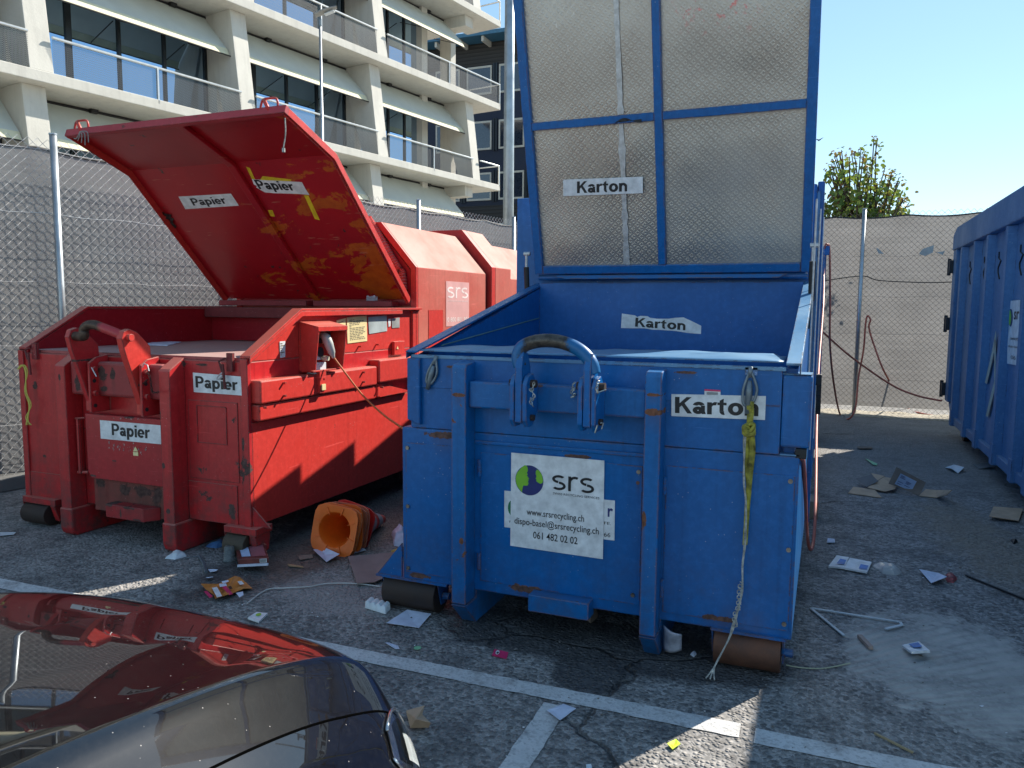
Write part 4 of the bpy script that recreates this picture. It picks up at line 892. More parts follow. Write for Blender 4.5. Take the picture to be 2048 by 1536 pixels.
# right side: lower panel and two stepped beams
m = MB(); m.box(-3.619, -3.60, RY+.02, 6.5, .22, .94); m.build('side_panel', REDS, rc, bevel=.003)
for y0, y1, z0, z1, d in ((4.125, 5.58, 1.075, 1.235, .075), (4.13, 5.59, .955, 1.068, .055), (5.60, 9., 1.09, 1.285, .085), (5.61, 5.66, .96, 1.08, .055)):
    m = MB(); m.box(-3.619, -3.619+d+.02, y0, y1, z0, z1); m.build('side_beam', REDS, rc, bevel=.012)
m = MB(); m.ext([(-3.60, 5.66, .96), (-3.60, 6.2, .96), (-3.60, 5.66, 1.08)], (.05, 0, 0)); m.build('side_beam', REDS, rc)
m = MB()
for y, z in ((4.36, 1.20), (4.36, 1.11), (5.36, 1.20), (5.36, 1.12), (4.80, 1.19), (4.80, 1.11), (4.16, 1.05), (5.64, 1.05)): m.cyl((-3.53, y, z), (-3.50, y, z), .009, 8)
for y, z in ((5.18, 1.40), (5.45, 1.405), (5.72, 1.41)): m.cyl((-3.625, y, z), (-3.59, y, z), .008, 8)
m.build('bolt', REDS, rc)
m = MB(); m.box(-3.525, -3.50, 4.75, 4.83, 1.09, 1.25); m.box(-3.524, -3.505, 4.77, 4.81, 1.10, 1.13); m.build('cable_clamp', REDS, rc)
m = MB(); m.box(-3.499, -3.49, 4.765, 4.81, 1.11, 1.155); m.build('yellow_tag', YELP, rc)
# small hatch, notices
def yz(n_, pts): return [px(0, n_, *q) for q in pts]
XS = -3.617
m = MB(); a, b = px(0, XS, 783, 683), px(0, XS, 804, 708); m.box(XS, XS+.03, a.y, b.y, b.z, a.z); m.build('hatch_cover', REDS, rc, bevel=.004)
Q = yz(XS, ((669, 640), (690, 636), (691, 684), (671, 688)))
def notice(pts, mat, lines=0, seedv=0, head=None):
    Q = yz(XS, pts); s_ = sheet(Q, mat, rc, 'notice', off=.002)
    if lines:
        rn = random.Random(seedv); m = MB(); N = V((.0026, 0, 0))
        for i in range(lines):
            v = .10+i*.82/lines; u = .12
            while u < .85:
                wl = rn.uniform(.05, .16); u2 = min(.9, u+wl); m.ext([quadmap(Q, u, v)+N, quadmap(Q, u2, v)+N, quadmap(Q, u2, v+.22/lines*2)+N, quadmap(Q, u, v+.22/lines*2)+N], (.0003, 0, 0)); u = u2+.03
                if rn.random() < .15: break
        m.build('small_print', simple('faded_print', (.22, .18, .12), .7), s_)
    return s_
notice(((673, 641), (691, 636), (691, 682), (672, 687)), YELP, 8, 1); notice(((693, 635), (733, 631), (734, 682), (695, 687)), YELP, 13, 2)
notice(((736, 634), (773, 631), (774, 662), (738, 668)), simple('grey_green_notice', (.40, .46, .46), .5), 0); notice(((776, 638), (781, 637), (781, 652), (777, 654)), WHITE)
notice(((783, 637), (799, 635), (799, 655), (784, 656)), simple('silver_plate', (.5, .52, .5), .4, .4)); notice(((559, 683), (570, 682), (570, 714), (560, 716)), WHITE, 6, 3)
Q = yz(XS+.034, ((793, 692), (797, 692), (797, 698), (793, 698))); sheet(Q, YELP, rc, poly=[(.5, 0), (1, 1), (0, 1)])
# upright at the rear of the side wall
m = MB(); m.box(-3.66, -3.60, 6.33, 6.39, 1.287, 1.70); m.build('side_upright', REDS, rc, bevel=.004)
# switch box with sloping hood
bx = thing; y0, y1, z0, z1 = 4.66, 5.02, 1.26, 1.62
m = MB(); m.box(-3.618, -3.60, y0, y1, z0, z1)
m.prism([(0, 0)]*0 or [(-3.60, 1.62), (-3.44, 1.585), (-3.44, 1.54), (-3.475, 1.27), (-3.60, 1.25)], 1, y0, y0+.012); m.prism([(-3.60, 1.62), (-3.44, 1.585), (-3.44, 1.54), (-3.475, 1.27), (-3.60, 1.25)], 1, y1-.012, y1)
m.ext([(-3.60, y0-.005, 1.625), (-3.435, y0-.005, 1.59), (-3.435, y0-.005, 1.555), (-3.442, y0-.005, 1.555), (-3.442, y0-.005, 1.582), (-3.60, y0-.005, 1.615)], (0, y1-y0+.01, 0)); 
m.box(-3.60, -3.50, y0+.012, y1-.012, 1.25, 1.262)
bxo = m.build('switch_box', REDS, rc, bevel=.002)
def bq(u, v, x=-3.52): return V((x, y0+.02+u*(y1-y0-.04), 1.57-v*.30))
m = MB()
for u, v, a, b, x in ((.02, .06, .25, .14, -3.55), (.02, .30, .27, .16, -3.54), (.05, .62, .35, .16, -3.53), (.15, .85, .45, .28, -3.53)):
    p, q = bq(u, v, x), bq(u+a, v+b, x); m.box(-3.60, x, p.y, q.y, q.z, p.z)
m.build('terminal', PALE, bxo, bevel=.003)
m = MB(); p = bq(.36, .58); m.cyl(p+V((-.06, 0, 0)), p+V((.0, 0, 0)), .038, 14); p = bq(.6, .1); m.box(-3.6, -3.54, p.y-.07, p.y+.08, p.z-.08, p.z+.01); m.build('relay', DARK, bxo)
m = MB(); p = bq(.58, .30); m.cyl(p+V((-.03, 0, 0)), p+V((.03, 0, 0)), .026, 14); p = bq(.56, .75); m.cyl(p+V((-.03, 0, 0)), p+V((.02, 0, 0)), .019, 12); m.build('switch', simple('cream_switch', (.68, .62, .48), .4), bxo)
m = MB(); a = px(0, -3.50, 653, 676); b = px(0, -3.47, 666, 712); PA, PB_ = a, b
m.tube([a+V((-.04, .0, .03)), a, a.lerp(b, .35), a.lerp(b, .8), b, b+(b-a)*.12], [.03, .035, .036, .028, .014, .012], 14); m.build('plug', simple('grey_white_plug', (.55, .55, .52), .4), bxo, smooth=True)
m = MB(); m.cyl(a+V((-.035, 0, .025)), a+V((-.05, 0, .04)), .03, 14); m.build('plug_socket', simple('red_plug', (.6, .03, .04), .4), bxo)
# skids, rails, centre plate
for x0, x1 in ((-5.29, -5.185), (-4.265, -4.165)):
    m = MB(); m.prism([(3.96, .13), (3.96, 1.285), (3.975, 1.30), (RY-.001, 1.375), (RY-.001, .13)], 0, x0, x1); m.build('skid_upright', RED, rc, bevel=.006)
    m = MB(); m.prism([(3.952, .215), (3.952, .06), (3.965, .02), (4.0, .0), (10.2, 0), (10.2, .215)], 0, x0-.012, x1+.012); m.build('skid_rail', RED, rc, bevel=.012)
m = MB(); m.box(-5.355, -4.48, 3.985, 4.0, .285, .985); m.build('plate', RED, rc, bevel=.012) if False else None
pq = [(-5.07, .935), (-4.27, .935), (-4.27, .45), (-5.03, .45), (-5.065, .49)]
m = MB(); m.prism(pq, 1, 4.02, 4.055); m.build('front_plate', paint('red_plate', (.42, .018, .024), (.33, .014, .02), .36, .4, seed=13., spots=((-.07, .60, .03, .008), (.10, .93, .06, .006), (-.30, .47, .05, .010))), rc, bevel=.004)
m = MB(); m.box(-5.05, -4.27, 4.056, 4.09, .20, .46); m.build('rusted_crossmember', paint('rusting_red', (.26, .03, .025), (.12, .055, .04), .6, 1.6, seed=14., streak=.9, spots=((-.26, .41, .05, .035), (-.02, .38, .06, .05), (.16, .39, .09, .04), (.30, .36, .05, .06))), rc)
m = MB(); m.ext([(-4.83, 3.96, .19), (-4.46, 3.96, .19), (-4.39, 4.055, .19), (-4.83, 4.055, .19)], (0, 0, .10)); m.build('tow_block', paint('scraped_red_block', (.42, .014, .02), (.22, .03, .03), .4, 1.0, seed=15., spots=((-.08, .285, .05, .012), (.12, .28, .05, .010), (.04, .24, .008, .03), (.20, .20, .05, .008))), rc, bevel=.006)
m = MB(); m.box(-5.18, -4.27, 4.0, 4.095, 1.075, 1.325); m.build('cross_beam', paint('scuffed_red_beam', (.34, .03, .032), (.28, .04, .04), .5, 1.2, (.4, .2, .18), .5, seed=16., spots=((-.13, 1.24, .045, .045), (-.02, 1.235, .028, .045), (-.12, 1.13, .03, .02), (.22, 1.2, .03, .02), (-.38, 1.16, .03, .05))), rc, bevel=.02)
m = MB(); m.box(-5.14, -5.12, 4.0, 4.02, .48, .89); m.tube([(-5.17, 4.02, .89), (-5.07, 4.02, .9)], .008, 6); m.tube([(-5.17, 4.02, .48), (-5.06, 4.02, .49)], .012, 6); m.build('guide_rod', RED, rc)
for z in (.42,):
    m = MB(); m.box(-5.80, -5.30, RY-.008, RY-.0005, .22, z); m.box(-4.16, -3.72, RY-.008, RY-.0005, .22, .50); m.box(-4.14, -3.70, RY-.006, RY-.0005, .52, 1.08); m.build('front_overlay', RED, rc, bevel=.003)
m = MB()
for (x0, x1, z0, z1) in ((-4.06, -3.80, .78, 1.04), ):
    for a, b, c_, d in ((x0, x1, z1, z1+.006), (x0, x1, z0, z0+.006), (x0, x0+.006, z0, z1), (x1, x1+.006, z0, z1)): m.box(a, b, RY-.012, RY-.004, c_, d)
m.build('raised_frame', RED, rc)
# rollers
for x0, x1 in ((-5.84, -5.57), (-3.80, -3.62)):
    yc, r = 4.10, .085
    m = MB(); m.cyl((x0, yc, r+.004), (x1, yc, r+.004), r, 28); ro = m.build('roller', RUSTD if x0 < -5 else rusty('olive_rust', (.10, .075, .05), (.05, .04, .03)), rc, bevel=.004)
    for q in ro.data.polygons: q.use_smooth = len(q.vertices) == 4
    m = MB(); m.box(x0-.01, x1+.09, yc-.05, yc+.12, .175, .225)
    for xx in (x0-.012, x1+.03): m.prism([(yc-.05, .175), (yc+.11, .175), (yc+.09, .05), (yc+.03, .03), (yc-.01, .05)], 0, xx, xx+(.01 if xx < x0 else .05))
    m.cyl((x0-.02, yc+.02, r), (x1+.105, yc+.02, r), .022, 12); m.build('roller_bracket', RED, rc, bevel=.004)
m = MB(); m.ext([(-3.598, RY+.0, .22), (-3.49, RY+.05, .21), (-3.598, RY+.0, .36)], (0, .012, 0)); m.build('roller_gusset', RED, rc)
# lifting hook on slanted cheek plates
def cheek(x, y_top, z_top, dx=.035):
    ps = [(3.965, .965), (3.965, 1.04), (3.84, 1.42), (3.82, 1.51), (3.84, 1.56), (3.89, 1.575), (3.95, 1.55), (4.055, 1.45), (4.065, 1.33), (3.995, 1.15), (3.997, .965)]
    mm = MB(); mm.prism(ps, 0, x, x+dx); return mm
for x in (-4.985, -4.485):
    cheek(x, 0, 0, .045 if x < -4.7 else .055).build('hook_cheek', RED if x < -4.7 else REDS, rc, bevel=.005)
    for dx in (.075,):
        m = MB(); m.prism([(3.93, .96), (3.93, 1.32), (3.99, 1.36), (4.09, 1.375), (4.09, .96)], 0, x+dx, x+dx+.022); bk = m.build('hook_bracket', RED, rc, bevel=.004)
        m = MB()
        for z in (1.275, 1.10): m.cyl((x+dx, 3.965, z), (x+dx+.045, 3.965, z), .019, 12)
        m.build('hook_pin', RED, bk)
        m = MB()
        for z in (1.19, 1.01): m.cyl((x+dx+.02, 3.965, z), (x+dx+.0235, 3.965, z), .015, 12)
        m.build('pin_hole', DARK, bk)
m = MB(); m.cyl((-4.485+.05, 3.875, 1.515), (-4.485+.085, 3.875, 1.515), .026, 16); m.build('pivot_pin', REDS, rc, bevel=.003)
bar_ = spline([V((-4.95, 3.87, 1.515)), V((-4.90, 3.87, 1.515)), px(1, 3.85, 168, 672), px(1, 3.85, 168, 659), px(1, 3.85, 176, 651), px(1, 3.85, 190, 650), px(1, 3.85, 212, 658), px(1, 3.86, 240, 669), V((-4.45, 3.87, 1.515))], 5)
def hookred():
    t = NT('worn_red_hook'); s = t.sep(); n = t.noise(9, 7, .75); k = t.ramp(t.math('ADD', s[0], t.math('MULTIPLY', n, .12)), .12, .16, 1, 0)
    c = t.mix(k, (.42, .03, .035), t.mix(t.ramp(t.noise(25, 5, .7), .4, .7), (.05, .03, .022), (.13, .085, .06))); t.set('Base Color', c); t.set('Roughness', .45); t.set('Metallic', t.math('MULTIPLY', k, .5)); t.bump(t.noise(20, 4), .3, .003); return t.m
m = MB(); m.tube(bar_, .033, 16); m.build('hook_bar', hookred(), rc, smooth=True)
RCH = simple('rusty_chain', (.07, .025, .02), .7, .3, .3)
_c = CH; CH = RCH
chain([px(1, 3.94, *q) for q in ((258, 752), (262, 768), (275, 771), (288, 766), (297, 757))], rc, .010, .003)
chain([px(1, 3.92, *q) for q in ((293, 740), (300, 755), (303, 775), (306, 785), (318, 784))], rc, .010, .003); chain([px(1, 3.94, *q) for q in ((152, 735), (158, 748), (165, 765))], rc, .010, .003); CH = _c
m = MB(); m.tube([px(1, 3.92, *q) for q in ((285, 735), (288, 727), (295, 730), (298, 742))], .004, 6); m.tube([px(1, 3.9, 183, 735), px(1, 3.9, 193, 753)], .004, 6); m.build('split_pin', ALUL, rc)
# latches
for x, c in ((-3.78, (457, 722)), (-5.66, (68, 700))):
    p = px(1, RY-.01, *c); m = MB(); m.box(p.x-.005, p.x+.045, RY-.025, RY-.001, p.z-.07, p.z+.055); m.tube([p+V((.0, -.03, .02)), p+V((-.045, -.04, .0)), p+V((-.02, -.04, -.07))], .009, 6); m.tube([p+V((-.02, -.035, -.02)), p+V((-.005, -.035, -.19))], .010, 6); m.build('latch', paint('rusty_latch', (.25, .02, .025), (.15, .02, .02), .5, 2.6, seed=17.) , rc)
m = MB(); p = px(1, RY-.04, 441, 752); m.tube(spline([p+V((.03*math.cos(a), 0, .014*math.sin(a)+.02*math.cos(a))) for a in [i*.7 for i in range(10)]], 3), .005, 6); m.build('latch_ring', ALUL, rc)
m = MB()
for k in range(4): m.tube(spline([px(1, RY-.06, x+random.uniform(-3, 3), y) for x, y in ((38, 738), (46, 730), (52, 745), (50, 780), (60, 810), (54, 835), (53+k*3, 850))], 5), .004, 5)
m.build('cord', simple('yellow_cord', (.55, .48, .10), .8), rc)
# stickers on the front
Q = [px(1, RY-.012, *q) for q in ((386, 745), (482, 753), (484, 791), (388, 784))]; s_ = sheet(Q, WHITE, rc); btext('Papier', Q, (.05, .16, .93, .92), BLACK, s_)
Q = [px(1, 4.018, *q) for q in ((200, 840), (326, 851), (327, 889), (202, 877))]; s_ = sheet(Q, WHITE, rc); btext('Papier', Q, (.19, .12, .80, .93), BLACK, s_)
Q = [px(1, 4.018, *q) for q in ((266, 893), (276, 893), (277, 912), (267, 911))]; s_ = sheet(Q, YELP, rc, poly=[(.5, 0), (1, .52), (0, .52)]); sheet(Q, YELP, rc, poly=[(0, .6), (1, .6), (1, 1), (0, 1)])
m = MB(); rn = random.Random(5)
for i in range(8):
    u = 216+i*10.5
    for j in range(4):
        a = px(1, 4.019, u+rn.uniform(-2, 4), 882+rn.uniform(0, 20)+i*.9); m.ext([a+V((rn.uniform(-.009, .009), 0, rn.uniform(-.015, .015))) for _ in range(4)], (0, -.0006, 0))
for i in range(6):
    for j in range(2):
        a = px(1, 4.019, 228+i*12+rn.uniform(-3, 3), 836+i*.8+rn.uniform(-2, 1)); m.ext([a+V((rn.uniform(-.007, .007), 0, rn.uniform(-.006, .006))) for _ in range(4)], (0, -.0006, 0))
m.build('sticker_residue', simple('old_glue', (.48, .36, .34), .7), rc)
# press chamber opening under the lid
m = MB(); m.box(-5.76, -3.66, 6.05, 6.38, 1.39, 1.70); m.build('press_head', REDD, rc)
m = MB(); m.box(-4.66, -3.90, 5.98, 6.04, 1.39, 1.60); m.build('press_opening', simple('opening_shade_black', (.008, .008, .01), .3), rc)  # black block painted for the shade inside the chamber
m = MB(); m.box(-5.76, -3.90, 5.95, 6.045, 1.62, 1.72); m.build('press_lintel', paint('grimy_red', (.2, .02, .022), (.12, .02, .02), .6, 2., seed=18.), rc, bevel=.006)
# LID, bent in the middle
A_, B_, C_ = V((0, 6.32, 1.775)), V((0, 5.175, 2.89)), V((0, 4.585, 3.113)); d1 = (B_-A_).normalized(); d2 = (C_-B_).normalized()
n1 = V((0, -d1.z, d1.y)); n2 = V((0, -d2.z, d2.y))
if n1.y > 0: n1 = -n1; n2 = -n2
LX0, LX1 = -5.825, -3.65
def band(h): return [A_+n1*h, B_+(n1+n2).normalized()*h, C_+n2*h]
def bandx(mb, x0, x1, h0, h1, rng=(0, 1, 2)):
    a, b = band(h0), band(h1); pl_ = [a[i] for i in rng]+[b[i] for i in rng][::-1]; mb.ext([p+V((x0, 0, 0)) for p in pl_], (x1-x0, 0, 0))
m = MB(); a, b = band(-.052), band(-.046)
for i in (0, 1): m.ext([p+V((LX0, 0, 0)) for p in (a[i], a[i+1], b[i+1], b[i])], (LX1-LX0, 0, 0))
m.build('lid_skin', REDL, rc)
m = MB(); bandx(m, LX0, LX0+.008, -.045, .018); bandx(m, LX1-.008, LX1, -.045, .018); m.build('lid_flange', REDS, rc, bevel=.003)
m = MB(); bandx(m, LX0-.016, LX0-.004, -.05, .006); bandx(m, LX1+.004, LX1+.016, -.05, .006); m.build('lid_edge', REDS, rc, bevel=.003)
xr_ = pp(456, 326, B_, n1).x
m = MB(); bandx(m, xr_-.035, xr_+.035, -.045, -.005); m.build('lid_rib', REDL, rc, bevel=.006)
m = MB(); m.ext([C_+d2*(-.03)-n2*.05+V((LX0-.018, 0, 0)), C_+d2*.012-n2*.05+V((LX0-.018, 0, 0)), C_+d2*.012+n2*.012+V((LX0-.018, 0, 0)), C_+d2*(-.03)+n2*.012+V((LX0-.018, 0, 0))], (LX1-LX0+.038, 0, 0)); m.build('lid_front_edge', paint('scuffed_lid_edge', (.40, .03, .04), (.32, .02, .03), .45, 1.5, (.5, .1, .1), .5, seed=19.), rc, bevel=.003)
m = MB(); m.box(LX0+.02, xr_-.04, 6.20, 6.33, 1.735, 1.79); m.box(xr_+.04, LX1-.10, 6.20, 6.33, 1.735, 1.79); m.build('lid_hinge_bar', paint('grimy_hinge', (.28, .02, .03), (.2, .02, .025), .5, 2., seed=20.), rc, bevel=.006)
m = MB(); m.grid(lambda u, v: pp(322+u*20+v*10, 424+v*26+u*6, A_-n1*.035, n1)+V((.05*noise.noise(V((u*4, v*5, 0))), .03*noise.noise(V((u*3, v*6, 8))), 0)), 8, 8); m.build('torn_lining', RUSTD, rc, smooth=True)
for x, y0_ in ((px(0, LX0, 0, 0).x, 0),): pass
def handle(cx):
    m = MB(); b0 = C_+n2*(-.02)+V((cx, 0, 0)); U = (-n2*.9+d2*.3).normalized()
    m.tube(spline([b0+V((-.085, 0, 0)), b0+V((-.075, 0, 0))+U*.05, b0+V((-.055, 0, 0))+U*.085, b0+U*.09, b0+V((.055, 0, 0))+U*.085, b0+V((.072, 0, 0))+U*.06, b0+V((.075, 0, 0))+U*.03], 4), .0085, 8)
    m.tube([b0+V((-.05, 0, 0))+U*.085, b0+V((-.0, 0, 0))-U*.0], .014, 6); return m.build('lid_handle', REDS, rc, smooth=True)
handle(-5.67); handle(-3.78)
def ropeend(p, q): 
    m = MB(); m.tube(spline([p, p.lerp(q, .5)+V((.012, 0, 0)), q], 6), .005, 6); m.cyl(q, q+V((0, 0, -.03)), .012, 8); return m
ropeend(px(1, 4.60, 570, 236), px(1, 4.60, 567, 296)).build('pull_cord', ROPE, rc)
m = MB(); p = px(1, 4.55, 160, 263)
for k in range(5): m.tube(spline([p, p+V((-.04+k*.03, 0, -.05+.01*k)), p+V((-.07+k*.04, 0, -.11+.02*abs(k-3)))], 5), .004, 5)
m.build('cable_ties', simple('pale_wire_ties', (.3, .28, .26), .6), rc)
# labels and tape on the lid
SK = A_+n1*(-.0455)
Q = [pp(*q, SK, n1) for q in ((357, 393), (462, 387), (478, 411), (371, 418))]; s_ = sheet(Q, WHITE, rc, off=.0025, th=.001)
btext('Papier', Q, (.19, .18, .83, .92), BLACK, s_, off=.0035)
Q = [pp(*q, SK, n1) for q in ((504, 358), (604, 364), (617, 389), (521, 385))]; s_ = sheet(Q, WHITE, rc, off=.0025, th=.001, poly=[(0, 0), (.3, .02), (.6, .0), (1, 0), (1.0, .5), (1.02, 1.02), (.8, .97), (.3, 1.), (.1, .96), (-.02, .6), (.02, .5), (-.03, .4)])
btext('Papier', Q, (.03, .02, .78, .90), BLACK, s_, off=.0035)
for pts in (((492, 333), (500, 336), (510, 358), (504, 358)), ((525, 352), (583, 359), (582, 362), (520, 360)), ((608, 390), (617, 391), (640, 440), (630, 438)), ((536, 420), (545, 420), (550, 433), (541, 432))):
    Q = [pp(*q, SK, n1) for q in pts]; sheet(Q, YEL, rc, 'yellow_tape', off=.002, th=.001)
# corrugated hose beside the lid
P = [px(0, -3.70, *q).lerp(px(0, -3.70, *q), 1) for q in ((732, 432), (745, 450), (760, 478), (780, 512), (798, 540), (806, 552))]
P = [px(1, 6.38, *q) for q in ((735, 437), (748, 455), (763, 480), (781, 512), (797, 538), (804, 548), (807, 580))]
P = spline(P, 12); m = MB(); m.tube(P, [.034+.007*(i % 2) for i in range(len(P))], 12); m.build('corrugated_hose', REDS, rc)
# rear container body, chamfered
def body(y0, y1, ex, mat, nm, zt=0):
    pr = [(-5.75-ex, .22), (-3.60+ex, .22), (-3.60+ex, 2.11+zt), (-3.98+ex, 2.54+zt), (-5.35-ex, 2.54+zt), (-5.75-ex, 2.11+zt)]
    m = MB(); m.prism(pr, 1, y0, y1); return m.build(nm, mat, rc, bevel=.006)
body(6.43, 8.0, 0, REDF, 'container_body'); body(8.001, 8.05, -.05, REDD, 'body_gap', -.02); body(8.051, 8.16, .045, REDS, 'collar', .08); body(8.161, 8.62, .045, REDF, 'container_body', .08); body(8.621, 10.3, .0, REDF, 'container_body', -.03)
m = MB(); pr = [(-3.60, .25), (-3.60, 2.11), (-3.98, 2.54), (-5.35, 2.54), (-5.75, 2.11), (-5.75, .25), (-5.69, .25), (-5.69, 2.09), (-5.33, 2.48), (-4.0, 2.48), (-3.66, 2.09), (-3.66, .25)]
m.prism(pr, 1, 6.395, 6.428); m.build('end_frame', REDS, rc, bevel=.003)
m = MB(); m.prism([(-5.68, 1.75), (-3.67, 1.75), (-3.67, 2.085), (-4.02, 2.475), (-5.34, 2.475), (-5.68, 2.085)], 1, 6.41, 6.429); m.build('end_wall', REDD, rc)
m = MB(); m.cyl((-4.12, 6.42, 2.54), (-4.12, 6.42, 2.60), .02, 10); m.cyl((-4.0, 6.38, 2.36), (-4.0, 6.41, 2.36), .035, 12); m.build('lifting_lug', REDS, rc)
# decal
XD = -3.598
Q = [px(0, XD, *q) for q in ((892, 562), (938, 561), (939, 640), (893, 660))]; Q = [Q[0], V((XD, Q[1].y, Q[0].z)), V((XD, Q[1].y, Q[0].z-.46)), V((XD, Q[0].y, Q[0].z-.46))]
DEC = simple('faded_decal', (.70, .36, .34), .6, 0, .06); DEW = simple('faded_decal_print', (.86, .72, .68), .6)
s_ = sheet(Q, DEC, rc, 'decal', off=.001, th=.0006); btext('srs', Q, (.05, .12, .95, .37), DEW, s_, off=.002, light=True); text('0 800 801 901', Q, (.05, .80, .97, .90), DEW, s_, off=.002, bold=.01); text('SWISS RECYCLING SERVICES', Q, (.05, .42, .95, .45), DEW, s_, off=.002)
m = MB(); q0 = px(0, XD, 857, 620); q1 = px(0, XD, 886, 620); m.box(XD, XD+.0015, q0.y, q1.y, q0.z-.45, q0.z); m.build('repaint_patch', REDS, rc)

cb = thing('power_cable', 'orange power cable running from the red switch box down towards the blue compactor', 'cable', tuple(PB_))
P = spline([PB_+(PB_-PA)*.05, px(0, -3.36, 690, 745), px(0, -3.15, 725, 790), px(0, -2.85, 765, 828), px(0, -2.45, 806, 857), px(0, -2.33, 840, 880)], 8)
m = MB(); m.tube(P, .007, 8); m.build('cord', CABLE, cb, smooth=True)
# magazine lying on the red table
m = MB(); m.ext([px(2, 1.386, *q) for q in ((285, 690), (318, 683), (362, 685), (335, 692))], (0, 0, .008)); tag(m.build('magazine', PAPER), 'white magazine lying on the flat top of the red compactor behind its hook', 'magazine')
m = MB(); m.grid(lambda u, v: pp(733+u*22, 592+v*10, A_+n1*.03, n1)+V((.01*noise.noise(V((u*5, v*5, 1))), .015*noise.noise(V((u*5, v*5, 2))), .025*noise.noise(V((u*5, v*5, 3))))), 8, 6); tag(m.build('crumpled_paper', PAPER, smooth=True), 'crumpled white paper caught at the hinge of the red lid', 'paper')

# ================================================================== TALL BLUE CONTAINER ON THE RIGHT
tc = thing('rolloff_container', 'tall faded blue ribbed container along the right edge', 'container', (2.8, 8, 0))
X = 1.60; YB = 12.25; YE = 3.0; ZT = 2.88
m = MB(); m.box(X+.075, X+2.4, YE, YB-.02, .3, ZT-.3); m.build('body', BLUEG, tc)
m = MB(); m.prism([(YE, ZT-.30), (YE, ZT-.02), (YE, ZT), (YB-.0, ZT), (YB+.28, ZT-.09), (YB+.28, ZT-.30)], 0, X-.01, X+.09); m.build('top_rail', BLUEG, tc, bevel=.012)
m = MB(); m.box(X+.0905, X+2.35, YE, YB+.2, ZT-.299, ZT-.05); m.build('roof', BLUEG, tc)
m = MB(); m.prism([(YE, .20), (YB-.35, .20), (YB+.02, .42), (YB+.02, .48), (YB-.36, .30), (YE, .30)], 0, X+.03, X+.12); m.build('bottom_rail', BLUEG, tc, bevel=.01)
m = MB(); m.prism([(YB-.06, .46), (YB+.20, .46+.0), (YB+.24, ZT-.302), (YB-.04, ZT-.302)], 0, X, X+.12); m.build('corner_post', BLUEG, tc, bevel=.012)
ys = [px(0, X, q, 561).y for q in (1917, 1942, 1967, 2004, 2044)]
y = ys[-1]-.55
while y > YE+.3: ys.append(y); y -= .75
for y in ys:
    m = MB(); m.prism([(y-.09, .19), (y+.0, .19), (y+.0, ZT-.302), (y-.09, ZT-.302)], 0, X, X+.08) if False else m.ext([(X+.001, y-.12, .19), (X+.001, y-.0, .19), (X+.078, y+.05, .19), (X+.078, y-.17, .19)], (0, 0, ZT-.303-.19)); rb_ = m.build('side_rib', BLUEG, tc, bevel=.006)
    m = MB(); m.box(X-.004, X+.06, y-.13, y+.01, .185, .40); m.build('rib_foot', BLUEG, tc, bevel=.004)
    k = MB(); c = V((X+.070, y-.42, 2.25)); k.tube([c+V((0, dy, dz)) for dy, dz in ((.05, .12), (.05, .05), (-.07, .02), (.05, -.05), (.04, -.1), (-.05, -.17))], .008, 5); k.build('tarp_hook', DARK, tc)
for z in (2.35, 1.55, .62):
    m = MB(); m.box(X-.05, X+.03, YB+.16+.0*z, YB+.26, z-.09, z+.09); m.cyl((X-.04, YB+.26, z-.12), (X-.04, YB+.26, z+.12), .025, 8); m.build('door_hinge', DFRAME, tc, bevel=.006)
m = MB(); m.cyl((X+.15, YB-.55, .11), (X+.45, YB-.55, .11), .11, 20); m.build('roller', RUSTD, tc)
m = MB(); m.box(X+.6, X+.72, YE, YB-.4, 0, .2); m.box(X+1.6, X+1.72, YE, YB-.4, 0, .2); m.build('skid_runner', DFRAME, tc)
y1_ = px(0, X+.07, 2018, 640).y; y0_ = px(0, X+.07, 2041, 640).y
Q = [px(0, X+.062, *q) for q in ((2018, 602), (2041, 600), (2035, 731), (2015, 727))]
s_ = sheet(Q, WHITE, tc, 'sign', off=.004, th=.002); text('sr', Q, (.55, .17, 1., .30), BLACK, s_, off=.006, bold=.02); text('www.srs', Q, (.3, .58, 1., .62), BLACK, s_, off=.006); text('dispo-bas', Q, (.1, .70, 1., .75), BLACK, s_, off=.006); text('061', Q, (.4, .86, 1., .92), BLACK, s_, off=.006)
sheet(Q, NAVY, s_, 'emblem', off=.006, th=.0006, poly=disc(Q, .25, .27, .20, .14)); sheet(Q, GREEN, s_, 'emblem', off=.0068, th=.0005, poly=disc(Q, .20, .27, .12, .12))
m = MB()
for pts in (((1992, 662), (1992, 690), (1974, 768), (1970, 765), (1985, 700)), ((1991, 755), (1990, 778), (1976, 834), (1972, 832), (1982, 790)), ((1989, 680), (1992, 680), (1991, 760), (1989, 760))):
    m.ext([px(0, X+.055, *q) for q in pts], (-.003, 0, 0))
m.build('peeling_tape', simple('old_masking_tape', (.45, .46, .38), .7), tc)

